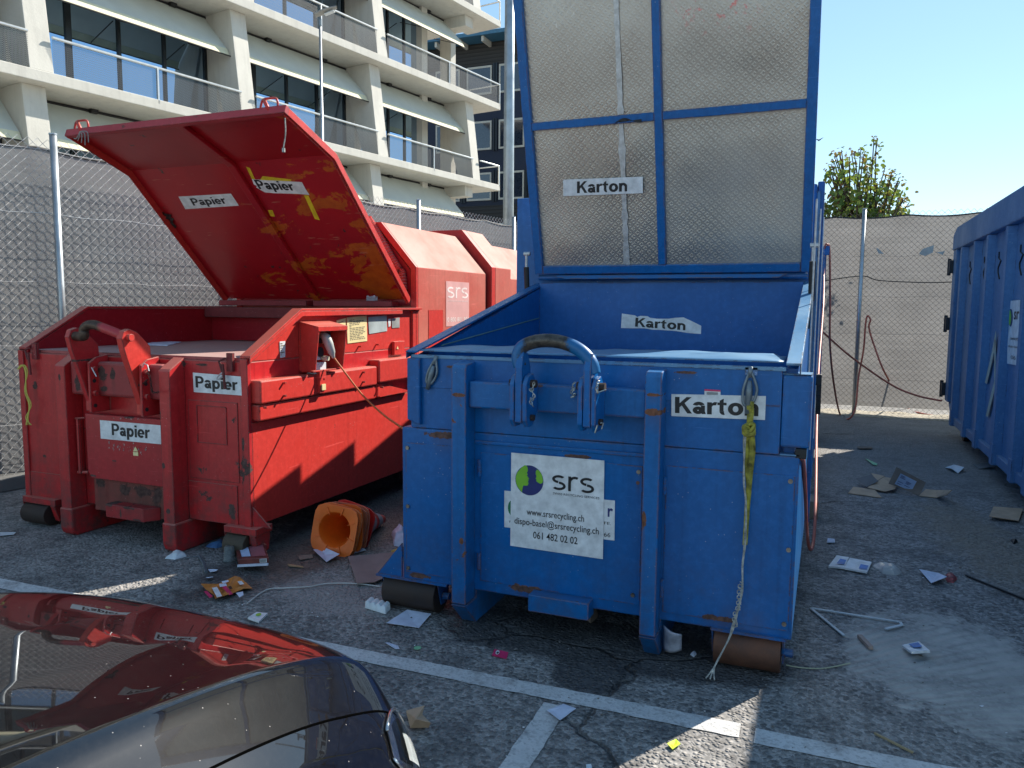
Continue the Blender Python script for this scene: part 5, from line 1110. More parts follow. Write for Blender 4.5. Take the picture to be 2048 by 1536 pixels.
# ================================================================== PARKED CAR
def carpaint():
    t = NT('black_car_paint'); n = t.voro(140); big = t.noise(2, 4); dust = t.noise(60, 4, .8)
    c = t.mix(t.ramp(t.noise(400, 2), .5, .8), (.003, .003, .004), (.008, .008, .01)); sp = t.math('MULTIPLY', t.ramp(t.voro(30), .055, .03), .8); c = t.mix(sp, c, (.40, .38, .36))
    dm = t.math('MULTIPLY', t.ramp(dust, .5, .75), .02); c = t.mix(dm, c, (.35, .33, .3))
    t.set('Base Color', c); t.set('Roughness', .3); t.set('Specular IOR Level', .06); t.set('Coat Weight', t.math('SUBTRACT', 1., sp)); t.set('Coat Roughness', .018); t.set('Coat IOR', 1.7); return t.m
CARP = carpaint(); CG = simple('car_glass', (.01, .012, .014), .04, 0, .05, spec=.9); TYRE = simple('tyre_rubber', (.015, .015, .016), .8); RIM = simple('alloy_rim', (.4, .4, .42), .35, .8)
GAP = simple('panel_gap', (.002, .002, .002), 1., spec=0.)
cx = -1.85; HW = .90
car = thing('parked_car', 'shiny black car nose-in at the lower left, its bonnet mirroring the red compactor', 'car', (cx, 0, 0))
PR = spline([V((0, .50, 1.01)), V((0, .80, .985)), V((0, 1.05, .955)), V((0, 1.32, .91)), V((0, 1.56, .855)), V((0, 1.76, .79)), V((0, 1.90, .715)), V((0, 1.99, .62)), V((0, 2.05, .50)), V((0, 2.075, .38)), V((0, 2.06, .25)), V((0, 2.0, .18))], 8)
def interp(tb, x):
    for (a, fa), (b, fb) in zip(tb, tb[1:]):
        if x <= b: return fa+(fb-fa)*(x-a)/(b-a)
    return tb[-1][1]
DROP = [(0, 0), (.35, .004), (.6, .012), (.68, .018), (.705, .030), (.75, .062), (.83, .115), (.90, .165), (.95, .215), (.985, .285), (1.0, .35)]
def surf(u, v, h=0.):
    f = v*(len(PR)-1); i = min(len(PR)-2, int(f)); p = PR[i].lerp(PR[i+1], f-i); a = abs(u)
    k = max(0, min(1, (p.z-.18)/.6)); z = p.z-interp(DROP, a)*k**.8
    y = p.y-.27*a**4*min(1, max(0, (p.y-.9)/.8))
    x = HW*u*(1-.0*v)
    return V((cx+x*(1-.05*max(0, v-.5)), y, z+h))
def sgrid(u0, u1, v0, v1, nu, nv, nm, mat, par, h=0.):
    m = MB(); m.grid(lambda a, b: surf(u0+(u1-u0)*a, v0+(v1-v0)*b, h), nu, nv); return m.build(nm, mat, par, smooth=True)
bon = sgrid(-.828, .828, .0, .80, 90, 60, 'bonnet', CARP, car)
for s in (-1, 1): sgrid(.832*s, 1.*s, 0, 1, 24, 60, 'fender', CARP, car)
sgrid(-.832, .832, .803, 1, 60, 16, 'front_bumper', CARP, car)
m = MB()
for s in (-1, 1): m.tube([surf(.83*s, .80*i/40, -.0005) for i in range(41)], .0035, 6)
m.tube([surf(-.83+1.66*i/40, .80, -.001) for i in range(41)], .004, 6); m.build('panel_gap', GAP, car)
def side(s):
    m = MB()
    def f(a, b):
        e = surf(s, b); z = e.z+(.19-e.z)*a; return V((e.x+s*(.025*math.sin(a*math.pi)-.03*a), e.y, z))
    m.grid(f, 10, 60); return m.build('front_side', CARP, car, smooth=True)
side(1); side(-1)
# rear part of the body, cabin, wheels
secs = [(.52, .90, .64, .97), (.0, .915, .80, .96), (-.9, .92, .86, .97), (-1.7, .91, .88, .98), (-2.15, .86, .86, .96), (-2.35, .74, .70, .78)]
m = MB()
def bf_(a, b):
    f = b*(len(secs)-1); i = min(len(secs)-2, int(f)); t = f-i; y, w_, zs, zt = [secs[i][k]+(secs[i+1][k]-secs[i][k])*t for k in range(4)]
    pts = [(-.94, .19), (-1, .35), (-1.0, zs*.8), (-.985, zs), (-.85, zt-.01), (-.4, zt), (.4, zt), (.85, zt-.01), (.985, zs), (1.0, zs*.8), (1, .35), (.94, .19)]
    g_ = a*(len(pts)-1); j = min(len(pts)-2, int(g_)); s = g_-j; px_, pz = pts[j][0]+(pts[j+1][0]-pts[j][0])*s, pts[j][1]+(pts[j+1][1]-pts[j][1])*s
    return V((cx+px_*w_, y, pz))
m.grid(bf_, 34, 20); m.build('rear_body', CARP, car, smooth=True)
cab = [(.42, .72, .97), (-.25, .62, 1.34), (-.9, .60, 1.40), (-1.5, .60, 1.36), (-2.1, .66, 1.0)]
m = MB(); n = len(cab)
vs = []
for y, w_, z in cab: vs += [(cx-w_, y, z), (cx+w_, y, z), (cx-.80, y if z > 1.1 else y, .96), (cx+.80, y, .96)]
m.add(vs, [(4*i, 4*i+1, 4*i+5, 4*i+4) for i in range(n-1)]+[(4*i, 4*i+4, 4*i+6, 4*i+2) for i in range(n-1)]+[(4*i+1, 4*i+3, 4*i+7, 4*i+5) for i in range(n-1)]); m.build('cabin_glass', CG, car, bevel=.02)
m = MB(); m.add([(cx-.60, -.27, 1.355), (cx+.60, -.27, 1.355), (cx-.58, -.9, 1.415), (cx+.58, -.9, 1.415), (cx-.58, -1.5, 1.37), (cx+.58, -1.5, 1.37)], [(0, 1, 3, 2), (2, 3, 5, 4)]); m.build('roof', CARP, car, solid=.02, bevel=.008)
for x in (cx-.80, cx+.80):
    for y in (1.18, -1.55):
        s = -1 if x < cx else 1
        m = MB(); m.cyl((x-s*.12, y, .32), (x+s*.085, y, .32), .32, 36); wh = m.build('wheel', TYRE, car, bevel=.03, seg=3)
        m = MB(); m.cyl((x+s*.086, y, .32), (x+s*.092, y, .32), .21, 28)
        for k in range(5): m.bar((x+s*.095, y, .32), (x+s*.095, y+.2*math.cos(k*1.2566), .32+.2*math.sin(k*1.2566)), .05, .02, (s, 0, 0))
        m.build('rim', RIM, wh)
CHR = simple('headlight_reflector', (.55, .57, .58), .12, .95, .2, 14); WLED = simple('white_light_guide', (.75, .75, .7), .3)
LENS = NT('headlight_lens'); LENS.set('Base Color', (.9, .95, 1.)); LENS.set('Roughness', .03); LENS.set('Transmission Weight', 1.); LENS.set('IOR', 1.3); LENS = LENS.m
for s in (-1, 1):
    def hl(a, b, h=.0, s=s, w=1.):
        v = .52+b*.24; c = .91-.035*math.sin(b*2.2)+.02*b; wd = .16*math.sin(math.pi*min(1, .04+b*.92))**.55*w; return surf(s*min(.995, c+(a-.5)*wd), v, h)
    m = MB(); m.grid(lambda a, b: hl(a, b, .004), 12, 24); h_ = m.build('headlight', CHR, car, smooth=True)
    m = MB(); m.grid(lambda a, b: hl(.15+a*.7, .1+b*.8, .0065), 8, 14); m.build('reflector', simple('dark_bezel', (.03, .035, .04), .15, .6), h_, smooth=True)
    m = MB(); m.grid(lambda a, b: hl(.42+a*.38, .30+b*.32, .009), 6, 8); m.build('light_guide', WLED, h_, smooth=True)
    m = MB(); m.tube([hl(a_, b_, .010) for a_, b_ in [(0, i/16) for i in range(17)]], .006, 6); m.tube([hl(1, i/16, .010) for i in range(17)], .004, 6); m.build('chrome_strip', CHR, h_, smooth=True)
    m = MB(); m.grid(lambda a, b: hl(a, b, .014), 12, 24); m.build('lens', LENS, h_, smooth=True)

# ================================================================== TRAFFIC CONES (nested, lying on their side)
def conemat(nm, a): 
    t = NT(nm); n = t.noise(6, 5); t.set('Base Color', t.mix(t.ramp(n, .3, .7), tuple(q*.75 for q in a), a)); t.set('Roughness', .5)
    t.set('Subsurface Weight', .0); return t.m
CM = [conemat('bright_orange_plastic', (.92, .17, .01)), conemat('bleached_orange_plastic', (.82, .24, .06)), conemat('orange_plastic', (.85, .16, .012)), conemat('dull_brown_orange_plastic', (.42, .13, .06)), conemat('pale_orange_plastic', (.66, .19, .09)), conemat('signal_red_plastic', (.62, .02, .015))]
BAND = simple('dirty_reflective_band', (.26, .28, .30), .5, .2, .2, 30)
def cone_parts(root, mat, band=False, inner=False):
    s = .172; m = MB(); n = 32; ring = []
    for i in range(n):
        a = 2*math.pi*i/n; c_, s_ = math.cos(a), math.sin(a); p = 5.; rr = s/((abs(c_)**p+abs(s_)**p)**(1/p)); ring.append((rr*c_, rr*s_))
    prof_ = [(None, 0), (None, .016), (.138, .020), (.122, .05), (.078, .28), (.034, .52), (.022, .54), (.014, .53), (.026, .51), (.068, .28), (.110, .05), (.124, 0.004), (None, 0)]
    vs = []
    for r, z in prof_:
        for i in range(n):
            a = 2*math.pi*i/n
            if r is None: x, y = ring[i]
            else: x, y = r*math.cos(a), r*math.sin(a)
            vs.append((x, y, z))
    k = len(prof_); fs = [(j*n+i, j*n+(i+1)%n, (j+1)*n+(i+1)%n, (j+1)*n+i) for j in range(k-1) for i in range(n)]
    m.add(vs, fs)
    o = m.build('cone_body', mat, None, smooth=False, bevel=.003); o.parent = root
    for f_ in o.data.polygons: f_.use_smooth = True
    q = MB()
    for i in range(8):
        a = i*math.pi/4+.3; d = V((math.cos(a), math.sin(a), 0)); q.bar(d*.112+V((0, 0, -.0005)), d*.168+V((0, 0, -.0005)), .004, .008)
    o2 = q.build('base_rib', mat, None); o2.parent = root
    if band:
        for z0, z1 in ((.12, .26), (.33, .43)):
            q = MB(); r0 = .122-(z0-.05)*.187; r1 = .122-(z1-.05)*.187; q.tube([(0, 0, z0), (0, 0, z1)], [r0+.0035, r1+.0035], 28, cap=False); o3 = q.build('reflective_band', BAND, None, smooth=True); o3.parent = root
G0 = gr(676, 1110); TIP = gr(766, 1050)
c0 = V((G0.x-.03, G0.y, .176)); ct = V((TIP.x, TIP.y, .05)); ax = (ct-c0).normalized()
rotm = ax.to_track_quat('Z', 'Y').to_matrix().to_4x4()
lab = ['bright orange traffic cone at the open near end of the lying stack', 'bleached pale orange cone second from the open end of the lying stack', 'warm orange cone third from the open end of the lying stack', 'dull brownish cone fourth from the open end of the lying stack', 'pale salmon orange cone fifth in the stack, next to the red one', 'signal red cone with grey bands whose tip sticks out of the lying stack']
for i in range(6):
    o = thing('traffic_cone', lab[i], 'traffic cone', (0, 0, 0), 'nested traffic cones lying on their side'); off = (0, .05, .095, .135, .18, .24)[i]
    o.matrix_world = Matrix.Translation(c0+ax*off) @ rotm @ Matrix.Rotation(R(6+[0, 4, -9, 3, -2, 8][i]), 4, 'Z'); cone_parts(o, CM[i], band=(i == 5))

# ================================================================== LITTER
def flat(name, label, cat, pts, mat, z=.006, th=.002, curl=.012, group=None, sub=None):
    P = [gr(x, y, z) for x, y in pts]; c = sum(P, V())/len(P); n = len(P); m = MB(); rn = random.Random(hash(label) % 9999 if False else sum(map(ord, label)))
    curl *= 1.6; lift = [rn.uniform(0, curl) for _ in P]
    top = [p+V((0, 0, l)) for p, l in zip(P, lift)]; mid = [p.lerp(c, .5)+V((0, 0, l*.4+rn.uniform(0, curl*.4))) for p, l in zip(P, lift)]; cc = c+V((0, 0, rn.uniform(0, curl*.5)))
    vs = top+mid+[cc]; fs = [(i, (i+1) % n, n+(i+1) % n, n+i) for i in range(n)]+[(n+i, n+(i+1) % n, 2*n) for i in range(n)]
    m.add(vs, fs); o = m.build(name, mat, None, solid=th); ORG[o.as_pointer()] = V((0, 0, 0)); tag(o, label, cat, group)
    if sub:
        for nm, uvs, mt in sub:
            q = MB(); pts_ = []
            for u, v in uvs:
                f = quadmap([top[0], top[1], top[2], top[3]], u, v); pts_.append(f+V((0, 0, th*.5+.0035)))
            q.ext(pts_, (0, 0, .0006)); q.build(nm, mt, o)
    return o
flat('paper_sheet', 'white paper sheet with a small dark spot beside the left roller of the blue compactor', 'paper', ((814, 1223), (862, 1231), (838, 1256), (773, 1249)), PAPER, curl=.01, sub=[('dark_spot', [(.48, .45), (.54, .47), (.53, .52), (.48, .51)], BLACK)])
flat('paper_sheet', 'bluish white paper lying across the painted T junction of the parking lines', 'paper', ((1127, 1409), (1152, 1417), (1120, 1442), (1094, 1424)), PAPER, z=.01, curl=.008)
flat('paper_sheet', 'folded white paper tucked under the front cone base', 'paper', ((634, 1097), (652, 1107), (679, 1118), (653, 1125), (627, 1108)), PAPER, curl=.025)
flat('paper_strip', 'short white card strip beside the cone stack', 'paper', ((701, 1102), (727, 1097), (732, 1102), (706, 1108)), PALE, curl=.006)
flat('paper_scrap', 'small torn white ticket on the ground just behind the parking line', 'paper', ((776, 1286), (796, 1292), (799, 1300), (792, 1299), (788, 1297), (771, 1289)), PAPER, curl=.006)
flat('cardboard_sheet', 'flat brown cardboard sheet partly under the left foot of the blue compactor', 'cardboard', ((696, 1116), (790, 1108), (812, 1140), (750, 1167), (714, 1170)), simple('pinkish_cardboard', (.28, .20, .18), .85, 0, .12), z=.012, th=.005, curl=.01)
flat('plastic_card', 'pink swing tag with a white symbol in front of the blue compactor', 'tag', ((989, 1301), (1017, 1306), (1013, 1318), (984, 1312)), PINK, curl=.006, sub=[('symbol', [(.3+.13*math.cos(a), .5+.33*math.sin(a)) for a in [i*.5 for i in range(13)]], WHITE), ('symbol', [(.3+.09*math.cos(a), .5+.22*math.sin(a)) for a in [i*.5 for i in range(13)]], BLACK)])
m = MB(); m.tube(spline([gr(*q, .006) for q in ((988, 1318), (975, 1327), (962, 1325), (955, 1318), (945, 1313), (934, 1312), (929, 1316), (934, 1320), (940, 1316), (932, 1312), (928, 1320), (930, 1332))], 5), .0022, 5); tag(m.build('wire', simple('grey_string', (.22, .23, .24), .6)), 'curly grey string tied to the pink swing tag', 'string')
m = MB(); c = gr(835, 1296, .014); m.cyl(c, c+V((0, 0, .002)), .019, 20); tag(m.build('round_sticker', MINT), 'round mint green sticker on the ground beyond the parking line', 'sticker')
flat('sticky_note', 'lime yellow note lying in the sunlit triangle of asphalt', 'note', ((1334, 1490), (1352, 1482), (1361, 1490), (1345, 1501)), LIME, curl=.006)
flat('paper_scrap', 'tiny pale scrap at the bottom edge below the parking line', 'paper', ((1172, 1531), (1182, 1530), (1184, 1536), (1173, 1540)), PALE, curl=.003)
# crumpled brown paper bag
def blob(pts, z, amp, name, mat, label, cat, hgt=.05, nn=18, group=None, folds=5.):
    P = [gr(x, y, z) for x, y in pts]; c = sum(P, V())/len(P); m = MB(); n = len(P)
    def f(u, v):
        a = u*n; i = int(a) % n; e = P[i].lerp(P[(i+1) % n], a-int(a)); p = c.lerp(e, v); h = hgt*(1-v**2.2)**.8
        q = p+V((0, 0, h)); return q+V((noise.noise(q*folds*3+V((1, 0, 0))), noise.noise(q*folds*3+V((0, 5, 0))), abs(noise.noise(q*folds*4))))*amp*(.35+.65*(1-v))
    m.grid(f, n*5+1, nn); o = m.build(name, mat, smooth=False); return tag(o, label, cat, group)
m = MB(); m.ext([gr(*q, .01) for q in ((811, 1425), (848, 1408), (860, 1440), (862, 1451), (818, 1456))], (0, 0, .004)); 
P = [gr(811, 1425, .02)+V((0,0,.01)), gr(850, 1410, .06), gr(845, 1428, .03), gr(863, 1446, .05), gr(858, 1456, .012), gr(820, 1457, .01)]
cc = gr(832, 1438, .07); m = MB(); m.add(P+[cc, gr(835, 1440, .0)], [(i, (i+1) % 6, 6) for i in range(6)]+[(i, (i+1) % 6, 7) for i in range(6)]); tag(m.build('cardboard_scrap', CARD, bevel=.004), 'folded brown cardboard piece beside the headlight of the black car', 'cardboard')
# printed boxes by the red compactor
P = [gr(471, 1107, .02), gr(529, 1101, .06), gr(538, 1130, .05), gr(478, 1133, .03)]
m = MB(); m.ext(P, (0, 0, .05)); bxr = tag(m.build('flattened_box', BROWNR, bevel=.004), 'crushed dark red printed carton with barcodes in front of the red roller', 'carton')
N = V((0, 0, .0515)); 
def onbox(u0, v0, u1, v1, mat, par=bxr, P=P, N=N, nm='label'):
    m = MB(); m.ext([quadmap(P, u, v)+N for u, v in ((u0, v0), (u1, v0), (u1, v1), (u0, v1))], (0, 0, .0006)); return m.build(nm, mat, par)
onbox(.12, .15, .42, .85, simple('pale_blue_label', (.45, .55, .75), .5)); onbox(.45, .12, .93, .88, simple('mauve_panel', (.30, .10, .12), .5))
m = MB(); q0, q1 = P[3]+V((-.002, -.004, 0)), P[2]+V((0, -.004, 0)); m.ext([q0+V((0, 0, .0)), q1, q1+V((0, 0, .015)), q0+V((0, 0, .015))], (0, -.01, 0)); m.build('white_edge', PAPER, bxr)
m = MB(); a_ = q0.lerp(q1, .72); b_ = q0.lerp(q1, .95); m.ext([a_+V((0, -.001, .02)), b_+V((0, -.001, .02)), b_+V((0, -.001, .046)), a_+V((0, -.001, .046))], (0, -.002, 0)); bc_ = m.build('barcode_label', WHITE, bxr)
m = MB()
for i in range(9): p_ = a_.lerp(b_, .1+i*.095); p2 = a_.lerp(b_, .14+i*.095); m.ext([p_+V((0, -.0035, .024)), p2+V((0, -.0035, .024)), p2+V((0, -.0035, .044)), p_+V((0, -.0035, .044))], (0, -.0004, 0))
m.build('barcode', BLACK, bc_)
o = flat('torn_package', 'torn orange snack carton with white and red print flattened on the asphalt', 'carton', ((402, 1178), (437, 1170), (470, 1159), (480, 1156), (505, 1178), (488, 1184), (466, 1191), (458, 1198), (430, 1201), (428, 1193), (412, 1188)), ORAN, curl=.03)
for pts, mt, nm in ((((424, 1176), (434, 1174), (444, 1192), (434, 1195)), WHITE, 'print'), (((444, 1174), (452, 1172), (466, 1188), (458, 1190)), PINK, 'print'), (((408, 1183), (414, 1182), (426, 1193), (419, 1196)), PINK, 'print'), (((475, 1163), (483, 1162), (488, 1168), (480, 1170)), WHITE, 'print'), (((443, 1163), (456, 1160), (458, 1163), (446, 1167)), PAPER, 'flap'), (((472, 1186), (486, 1183), (487, 1190), (479, 1195)), PAPER, 'flap'), (((438, 1168), (452, 1167), (454, 1172), (440, 1174)), PAPER, 'flap'), (((456, 1173), (462, 1172), (465, 1177), (459, 1179)), BLACK, 'print')):
    m = MB(); m.ext([gr(*q, .034) for q in pts], (0, 0, .001)); m.build(nm, mt, o)
m = MB(); c = gr(459, 1122, 0); m.tube([c+V((0, 0, .001)), c+V((0, 0, .012)), c+V((0, 0, .02)), c+V((0, 0, .105))], [.048, .046, .040, .033], 24); cu = m.build('plastic_cup', simple('smoky_clear_plastic', (.22, .24, .24), .15, 0, .1, Alpha=.55), smooth=True); tag(cu, 'upturned clear plastic cup beside the crushed dark red carton', 'cup')
blob(((411, 1094), (435, 1084), (458, 1083), (462, 1090), (432, 1097)), .0, .015, 'plastic_wrapper', simple('blue_foil_wrapper', (.10, .25, .50), .3, .2, .3, 9), 'shiny blue and yellow wrapper under the right skid of the red compactor', 'wrapper', .03)
blob(((330, 1118), (350, 1104), (368, 1106), (374, 1113), (350, 1120)), .0, .02, 'plastic_bag', PALE, 'crumpled pale plastic bag below the right skid of the red compactor', 'bag', .03)
flat('cardboard_strip', 'brown torn cardboard strip left of the cone stack', 'cardboard', ((596, 1115), (624, 1112), (626, 1116), (600, 1121)), CARDD, curl=.008); flat('wood_splinter', 'thin light wooden splinter left of the cone stack', 'wood', ((575, 1129), (606, 1133), (607, 1135), (578, 1133)), simple('pale_wood', (.42, .26, .14), .8), th=.006, curl=.003)
flat('paper_scrap', 'pale torn paper scrap above the orange snack carton', 'paper', ((416, 1141), (436, 1141), (433, 1145), (420, 1145)), PAPER, curl=.008); flat('paper_scrap', 'small bluish paper scrap left of the orange snack carton', 'paper', ((412, 1158), (424, 1154), (427, 1159), (414, 1161)), PAPER, curl=.012)
flat('paper_scrap', 'flat pale scrap at the far left edge beside the red compactor', 'paper', ((0, 1066), (32, 1066), (28, 1070), (0, 1073)), PALE, curl=.006)
m = MB(); m.tube([gr(*q, .008) for q in ((345, 1123), (370, 1116), (399, 1112))], .003, 5); m.tube([gr(399, 1112, .008), gr(408, 1128, .012), gr(412, 1144, .01)], .011, 6); tag(m.build('broken_handle', GREYM), 'grey rod with bent white wire below the right skid of the red compactor', 'rod')
m = MB(); m.tube(spline([gr(*q, .01) for q in ((494, 1207), (532, 1180), (570, 1176), (620, 1173), (655, 1167), (710, 1167), (760, 1173))], 5), .004, 6); tag(m.build('packing_strap', simple('white_packing_strap', (.55, .55, .52), .5)), 'long white packing strap winding towards the left foot of the blue compactor', 'strap')
o = flat('milk_carton', 'small white card packet with a green dot on the parking line edge', 'packet', ((513, 1227), (535, 1229), (518, 1245), (496, 1241)), WHITE, th=.012, curl=.01, sub=[('green_dot', [(.5+.2*math.cos(a), .4+.22*math.sin(a)) for a in [i*.5 for i in range(13)]], GREEN)])
# white foam egg tray
m = MB(); P = [gr(740, 1207, .0), gr(782, 1219, .0), gr(771, 1230, 0), gr(729, 1217, 0)]
def trayf(u, v): p = quadmap(P, u, v); e = min(u, 1-u, v, 1-v); return p+V((0, 0, .004+(.032 if e > .01 else 0)+.012*abs(math.sin(u*math.pi*4))*(1 if e > .01 else 0)))
m.grid(trayf, 41, 14); tag(m.build('foam_tray', simple('white_foam', (.70, .74, .76), .6), smooth=True), 'ribbed white foam tray in front of the left roller of the blue compactor', 'tray')
# things under / beside the blue unit
blob(((1146, 1225), (1158, 1210), (1195, 1215), (1196, 1235), (1182, 1247)), .0, .02, 'crushed_can', CARDD, 'brown crushed packet lying in the shade under the blue compactor', 'packet', .07)
m = MB(); m.grid(lambda u, v: px(1, 3.72+.05*v, 1327+u*36, 1250+v*50+18*u*(1-v))+V((0, -.03*math.sin(u*3.1), 0)), 8, 8); tag(m.build('rolled_magazine', simple('glossy_paper', (.42, .44, .52), .35, 0, .3, 9), smooth=True, solid=.004), 'rolled grey magazine stuck under the front edge right of the second skid', 'magazine')
blob(((1380, 1310), (1386, 1305), (1393, 1309), (1388, 1315)), 0, .01, 'paper_ball', PAPER, 'tiny white paper ball in the shade beside the right roller', 'paper', .015, 8)
m = MB(); m.box(-.12, .0, 6.75, 7.0, 0, .15); tag(m.build('brick', simple('pale_brick', (.28, .22, .17), .9), bevel=.006), 'pale brick standing beside the salmon hose loop', 'brick')
m = MB(); m.tube(spline([gr(*q, .006) for q in ((1572, 1330), (1600, 1335), (1640, 1337), (1670, 1333), (1700, 1326))], 5), .003, 5); tag(m.build('string', simple('pale_green_string', (.42, .44, .30), .7)), 'pale string running from the right roller across the asphalt', 'string')
blob(((783, 1070), (800, 1062), (812, 1070), (812, 1095), (788, 1092)), .0, .03, 'crumpled_paper', PAPER, 'crumpled lilac paper on the ground behind the left edge of the blue compactor', 'paper', .09)
m = MB(); m.tube([gr(785, 1103, .01), gr(800, 1098, .05), gr(812, 1104, .01), gr(798, 1112, .01), gr(785, 1103, .01)], .012, 6); tag(m.build('wooden_ring', simple('tan_wood', (.55, .33, .10), .7)), 'tan wooden loop at the left edge of the blue compactor', 'ring')
# open cardboard box on the right
cbx = thing('cardboard_box', 'torn open brown cardboard box with a blue-white shipping label near the right container', 'cardboard box', tuple(gr(1800, 985)))
def cp(x, y, z): return gr(x, y, z)
def flapp(pts, mat, nm='flap'):
    m = MB(); n_ = (V(pts[1])-V(pts[0])).cross(V(pts[2])-V(pts[0])).normalized()*.005; m.ext(pts, n_); return m.build(nm, mat, cbx)
flapp([cp(1707, 973, .03), cp(1750, 980, .03), cp(1763, 995, .01), cp(1696, 986, .01)], CARD); flapp([cp(1735, 975, .03), cp(1768, 954, .09), cp(1800, 958, .05), cp(1790, 978, .04), cp(1770, 983, .02)], CARD)
flapp([cp(1712, 957, .06), cp(1742, 949, .12), cp(1757, 962, .08), cp(1733, 974, .03)], simple('grey_cardboard_side', (.20, .18, .17), .85)); flapp([cp(1742, 946, .08), cp(1770, 952, .07), cp(1754, 961, .05)], CARD)
fy = gr(1815, 990).y
W = [px(1, fy+.10, 1793, 934), px(1, fy+.06, 1852, 965), px(1, fy, 1839, 991), px(1, fy+.04, 1777, 967)]
dk = flapp(W, CARDD, 'front_panel'); s_ = sheet([px(1, fy+.045, *q) for q in ((1801, 946), (1833, 962), (1822, 982), (1789, 967))], simple('blue_white_label', (.40, .50, .68), .5), cbx, 'shipping_label', off=.02, th=.001)
Q = [px(1, fy+.045, *q) for q in ((1801, 946), (1833, 962), (1822, 982), (1789, 967))]; m = MB(); rn = random.Random(8)
for i in range(9):
    v = .1+.09*i; u = rn.choice((.08, .5)); N = V((0, -.025, 0)); m.ext([quadmap(Q, u, v)+N, quadmap(Q, u+rn.uniform(.15, .4), v)+N, quadmap(Q, u+rn.uniform(.15, .4), v+.04)+N, quadmap(Q, u, v+.04)+N], (0, -.001, 0))
m.build('print', NAVY, s_)
flapp([cp(1852, 978, .02), cp(1872, 980, .02), cp(1873, 995, .01), cp(1838, 991, .01)], CARD); flapp([cp(1872, 980, .02), cp(1903, 980, .17), cp(1893, 990, .10), cp(1873, 995, .01)], CARD)
flat('cardboard_sheet', 'flat cardboard rectangle at the right edge in front of the ribbed container', 'cardboard', ((1987, 1016), (2046, 1020), (2037, 1043), (1978, 1038)), CARD, z=.012, th=.006, curl=.015)
flat('pale_stick', 'pale blue flat stick behind the torn cardboard box', 'stick', ((1730, 918), (1736, 919), (1755, 929), (1753, 931), (1746, 931)), MINT, curl=.01)
flat('cardboard_scrap', 'thin brown cardboard scrap on the sunlit ground behind', 'cardboard', ((1714, 894), (1745, 895), (1744, 899), (1716, 899)), CARDD, curl=.01)
flat('plastic_film', 'clear crumpled plastic film between the cardboard box and the ribbed container', 'plastic film', ((1890, 936), (1908, 932), (1928, 941), (1916, 947), (1902, 943)), PALE, curl=.03)
flat('grey_panel', 'grey flat board under the edge of the ribbed container', 'board', ((1945, 929), (1975, 928), (1988, 937), (1958, 938)), simple('grey_board', (.16, .18, .19), .7), curl=.01)
flat('paper_packet', 'small white packet with a blue lid right of the blue compactor', 'packet', ((1655, 1079), (1669, 1079), (1670, 1086), (1654, 1087)), PAPER, th=.01, curl=.008)
o = flat('booklet', 'left white booklet with blue print in the pair right of the blue compactor', 'booklet', ((1673, 1116), (1698, 1119), (1689, 1140), (1657, 1134)), WHITE, th=.012, curl=.01, sub=[('print', [(.45, .3), (.9, .35), (.9, .8), (.4, .75)], BLUEP)])
o = flat('booklet', 'right white booklet with a blue corner in the pair right of the blue compactor', 'booklet', ((1699, 1121), (1743, 1127), (1734, 1149), (1689, 1141)), WHITE, th=.012, curl=.012, sub=[('print', [(.6, .45), (.95, .45), (.95, .85), (.6, .85)], BLUEP)])
blob(((1745, 1133), (1765, 1131), (1785, 1132), (1805, 1147), (1790, 1152), (1765, 1147)), .0, .02, 'plastic_bag', simple('greyish_film', (.48, .46, .43), .4), 'crumpled greyish plastic bag between the booklets and the torn envelope', 'bag', .04)
flat('torn_envelope', 'bluish torn envelope with red scraps beside it on the asphalt', 'envelope', ((1838, 1144), (1876, 1146), (1893, 1168), (1862, 1169)), PAPER, curl=.03)
blob(((1890, 1152), (1905, 1148), (1915, 1158), (1908, 1167), (1893, 1165)), 0, .02, 'crumpled_wrapper', simple('red_white_wrapper', (.30, .06, .06), .5, 0, .9, 60), 'small red and white crumpled wrapper right of the torn envelope', 'wrapper', .03, 10)
m = MB()
for a, b_ in (((1621, 1216), (1688, 1271)), ((1621, 1216), (1800, 1244)), ((1800, 1244), (1804, 1250)), ((1804, 1250), (1771, 1258))): m.bar(gr(*a, .012), gr(*b_, .012), .016, .006)
tag(m.build('plastic_angle_strip', simple('translucent_white_plastic', (.42, .48, .52), .3)), 'bent white plastic strip forming an open triangle on the asphalt', 'plastic strip')
m = MB(); m.bar(gr(1719, 1272, .014), gr(1742, 1296, .014), .025, .02); tag(m.build('wood_block', simple('pinkish_wood', (.40, .29, .24), .8), bevel=.002), 'short pale wooden block below the bent white plastic strip', 'wood')
o = flat('booklet', 'open white card with blue picture lying on the pale concrete patch', 'booklet', ((1804, 1294), (1838, 1293), (1859, 1318), (1822, 1318)), WHITE, th=.012, curl=.03, sub=[('picture', [(.3, .12), (.85, .12), (.8, .6), (.35, .6)], BLUEP)])
m = MB(); m.bar(gr(1932, 1151, .01), gr(2050, 1199, .01), .012, .01); tag(m.build('black_rod', DARK), 'long thin black rod on the asphalt at the right edge', 'rod')
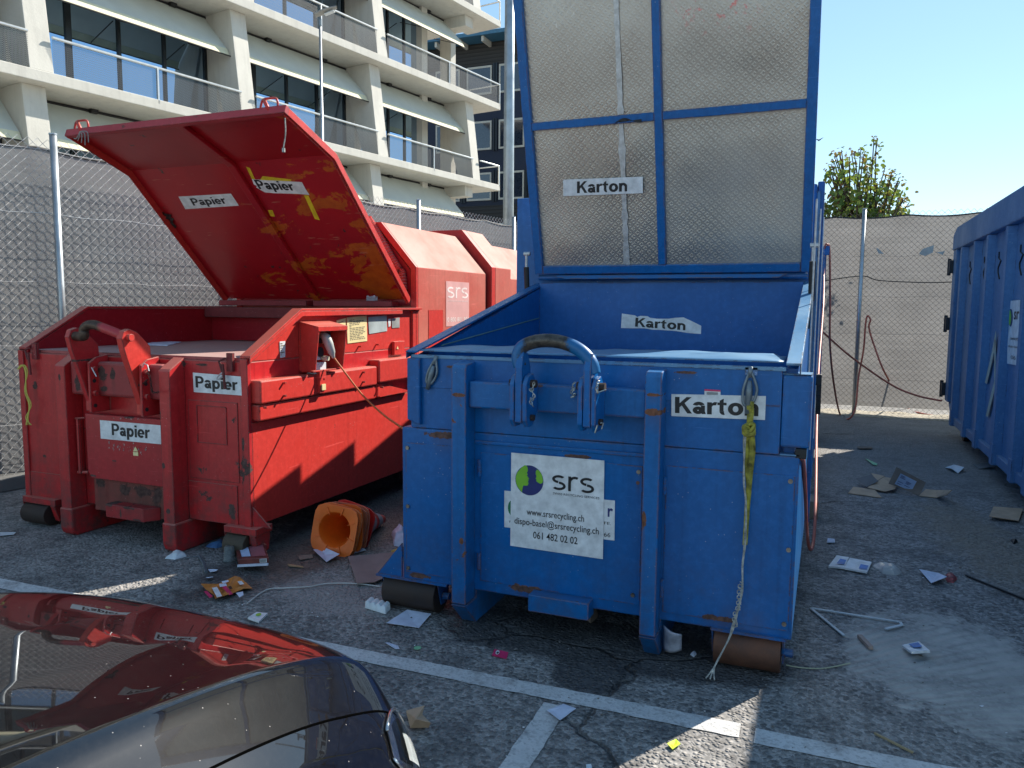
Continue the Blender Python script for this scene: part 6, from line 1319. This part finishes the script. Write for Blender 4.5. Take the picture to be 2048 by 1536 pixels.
m = MB(); m.bar(gr(1749, 1466, .008), gr(1826, 1505, .008), .009, .007); tag(m.build('stick', simple('pale_bamboo', (.36, .28, .16), .7)), 'thin bamboo stick on the asphalt near the lower right corner', 'stick')
blob(((2021, 1081), (2032, 1080), (2036, 1085), (2026, 1089)), 0, .01, 'bottle_cap', DARK, 'small black cap near the right edge of the ground', 'cap', .02, 8)
# countless tiny crumbs and grit
m = MB(); rn = random.Random(21)
for i in range(900):
    if rn.random() < .5: x, y = rn.uniform(380, 2040), rn.uniform(1060, 1530)
    else: x, y = rn.choice(((rn.gauss(600, 90), rn.gauss(1150, 35)), (rn.gauss(1880, 110), rn.gauss(960, 50)), (rn.gauss(1860, 60), rn.gauss(1150, 14)), (rn.gauss(850, 90), rn.gauss(1290, 40)), (rn.gauss(760, 60), rn.gauss(985, 25))))
    if y < 850: continue
    c = gr(x, y, .004); s = rn.uniform(.002, .008)*(1 if rn.random() < .93 else 2); a = rn.uniform(0, 3.14); e = rn.uniform(.3, 1)
    d = V((math.cos(a), math.sin(a), 0)); q = V((-d.y, d.x, 0)); m.add([c-d*s, c-q*s*e+V((0, 0, s*.4)), c+d*s, c+q*s*e, c+V((0, 0, s*.5))], [(0, 1, 4), (1, 2, 4), (2, 3, 4), (3, 0, 4)])
def crumbs():
    t = NT('mixed_grit'); ge = t.n('NewGeometry'); r = ge.outputs['Random Per Island']; c = t.mix(t.ramp(r, .3, .9), (.14, .12, .10), (.38, .37, .36)); c = t.mix(t.ramp(r, .9, .93), c, (.65, .65, .68)); t.set('Base Color', c); t.set('Roughness', .9); return t.m
tag(m.build('paper_crumbs_and_grit', crumbs()), 'tiny paper crumbs and grit scattered over the asphalt', 'debris', kind='stuff')
# a distant bird
m = MB(); c = pp(1638, 279, V((0, 40, 0)), V((0, 1, 0))); m.add([c, c+V((.22, 0, .10)), c+V((.05, .1, .0)), c+V((-.20, 0, .06)), c+V((0, -.05, -.09))], [(0, 1, 2), (0, 2, 3), (0, 3, 4), (0, 4, 1)]); tag(m.build('bird', DARK), 'tiny dark bird flying in the blue sky left of the tree', 'bird')
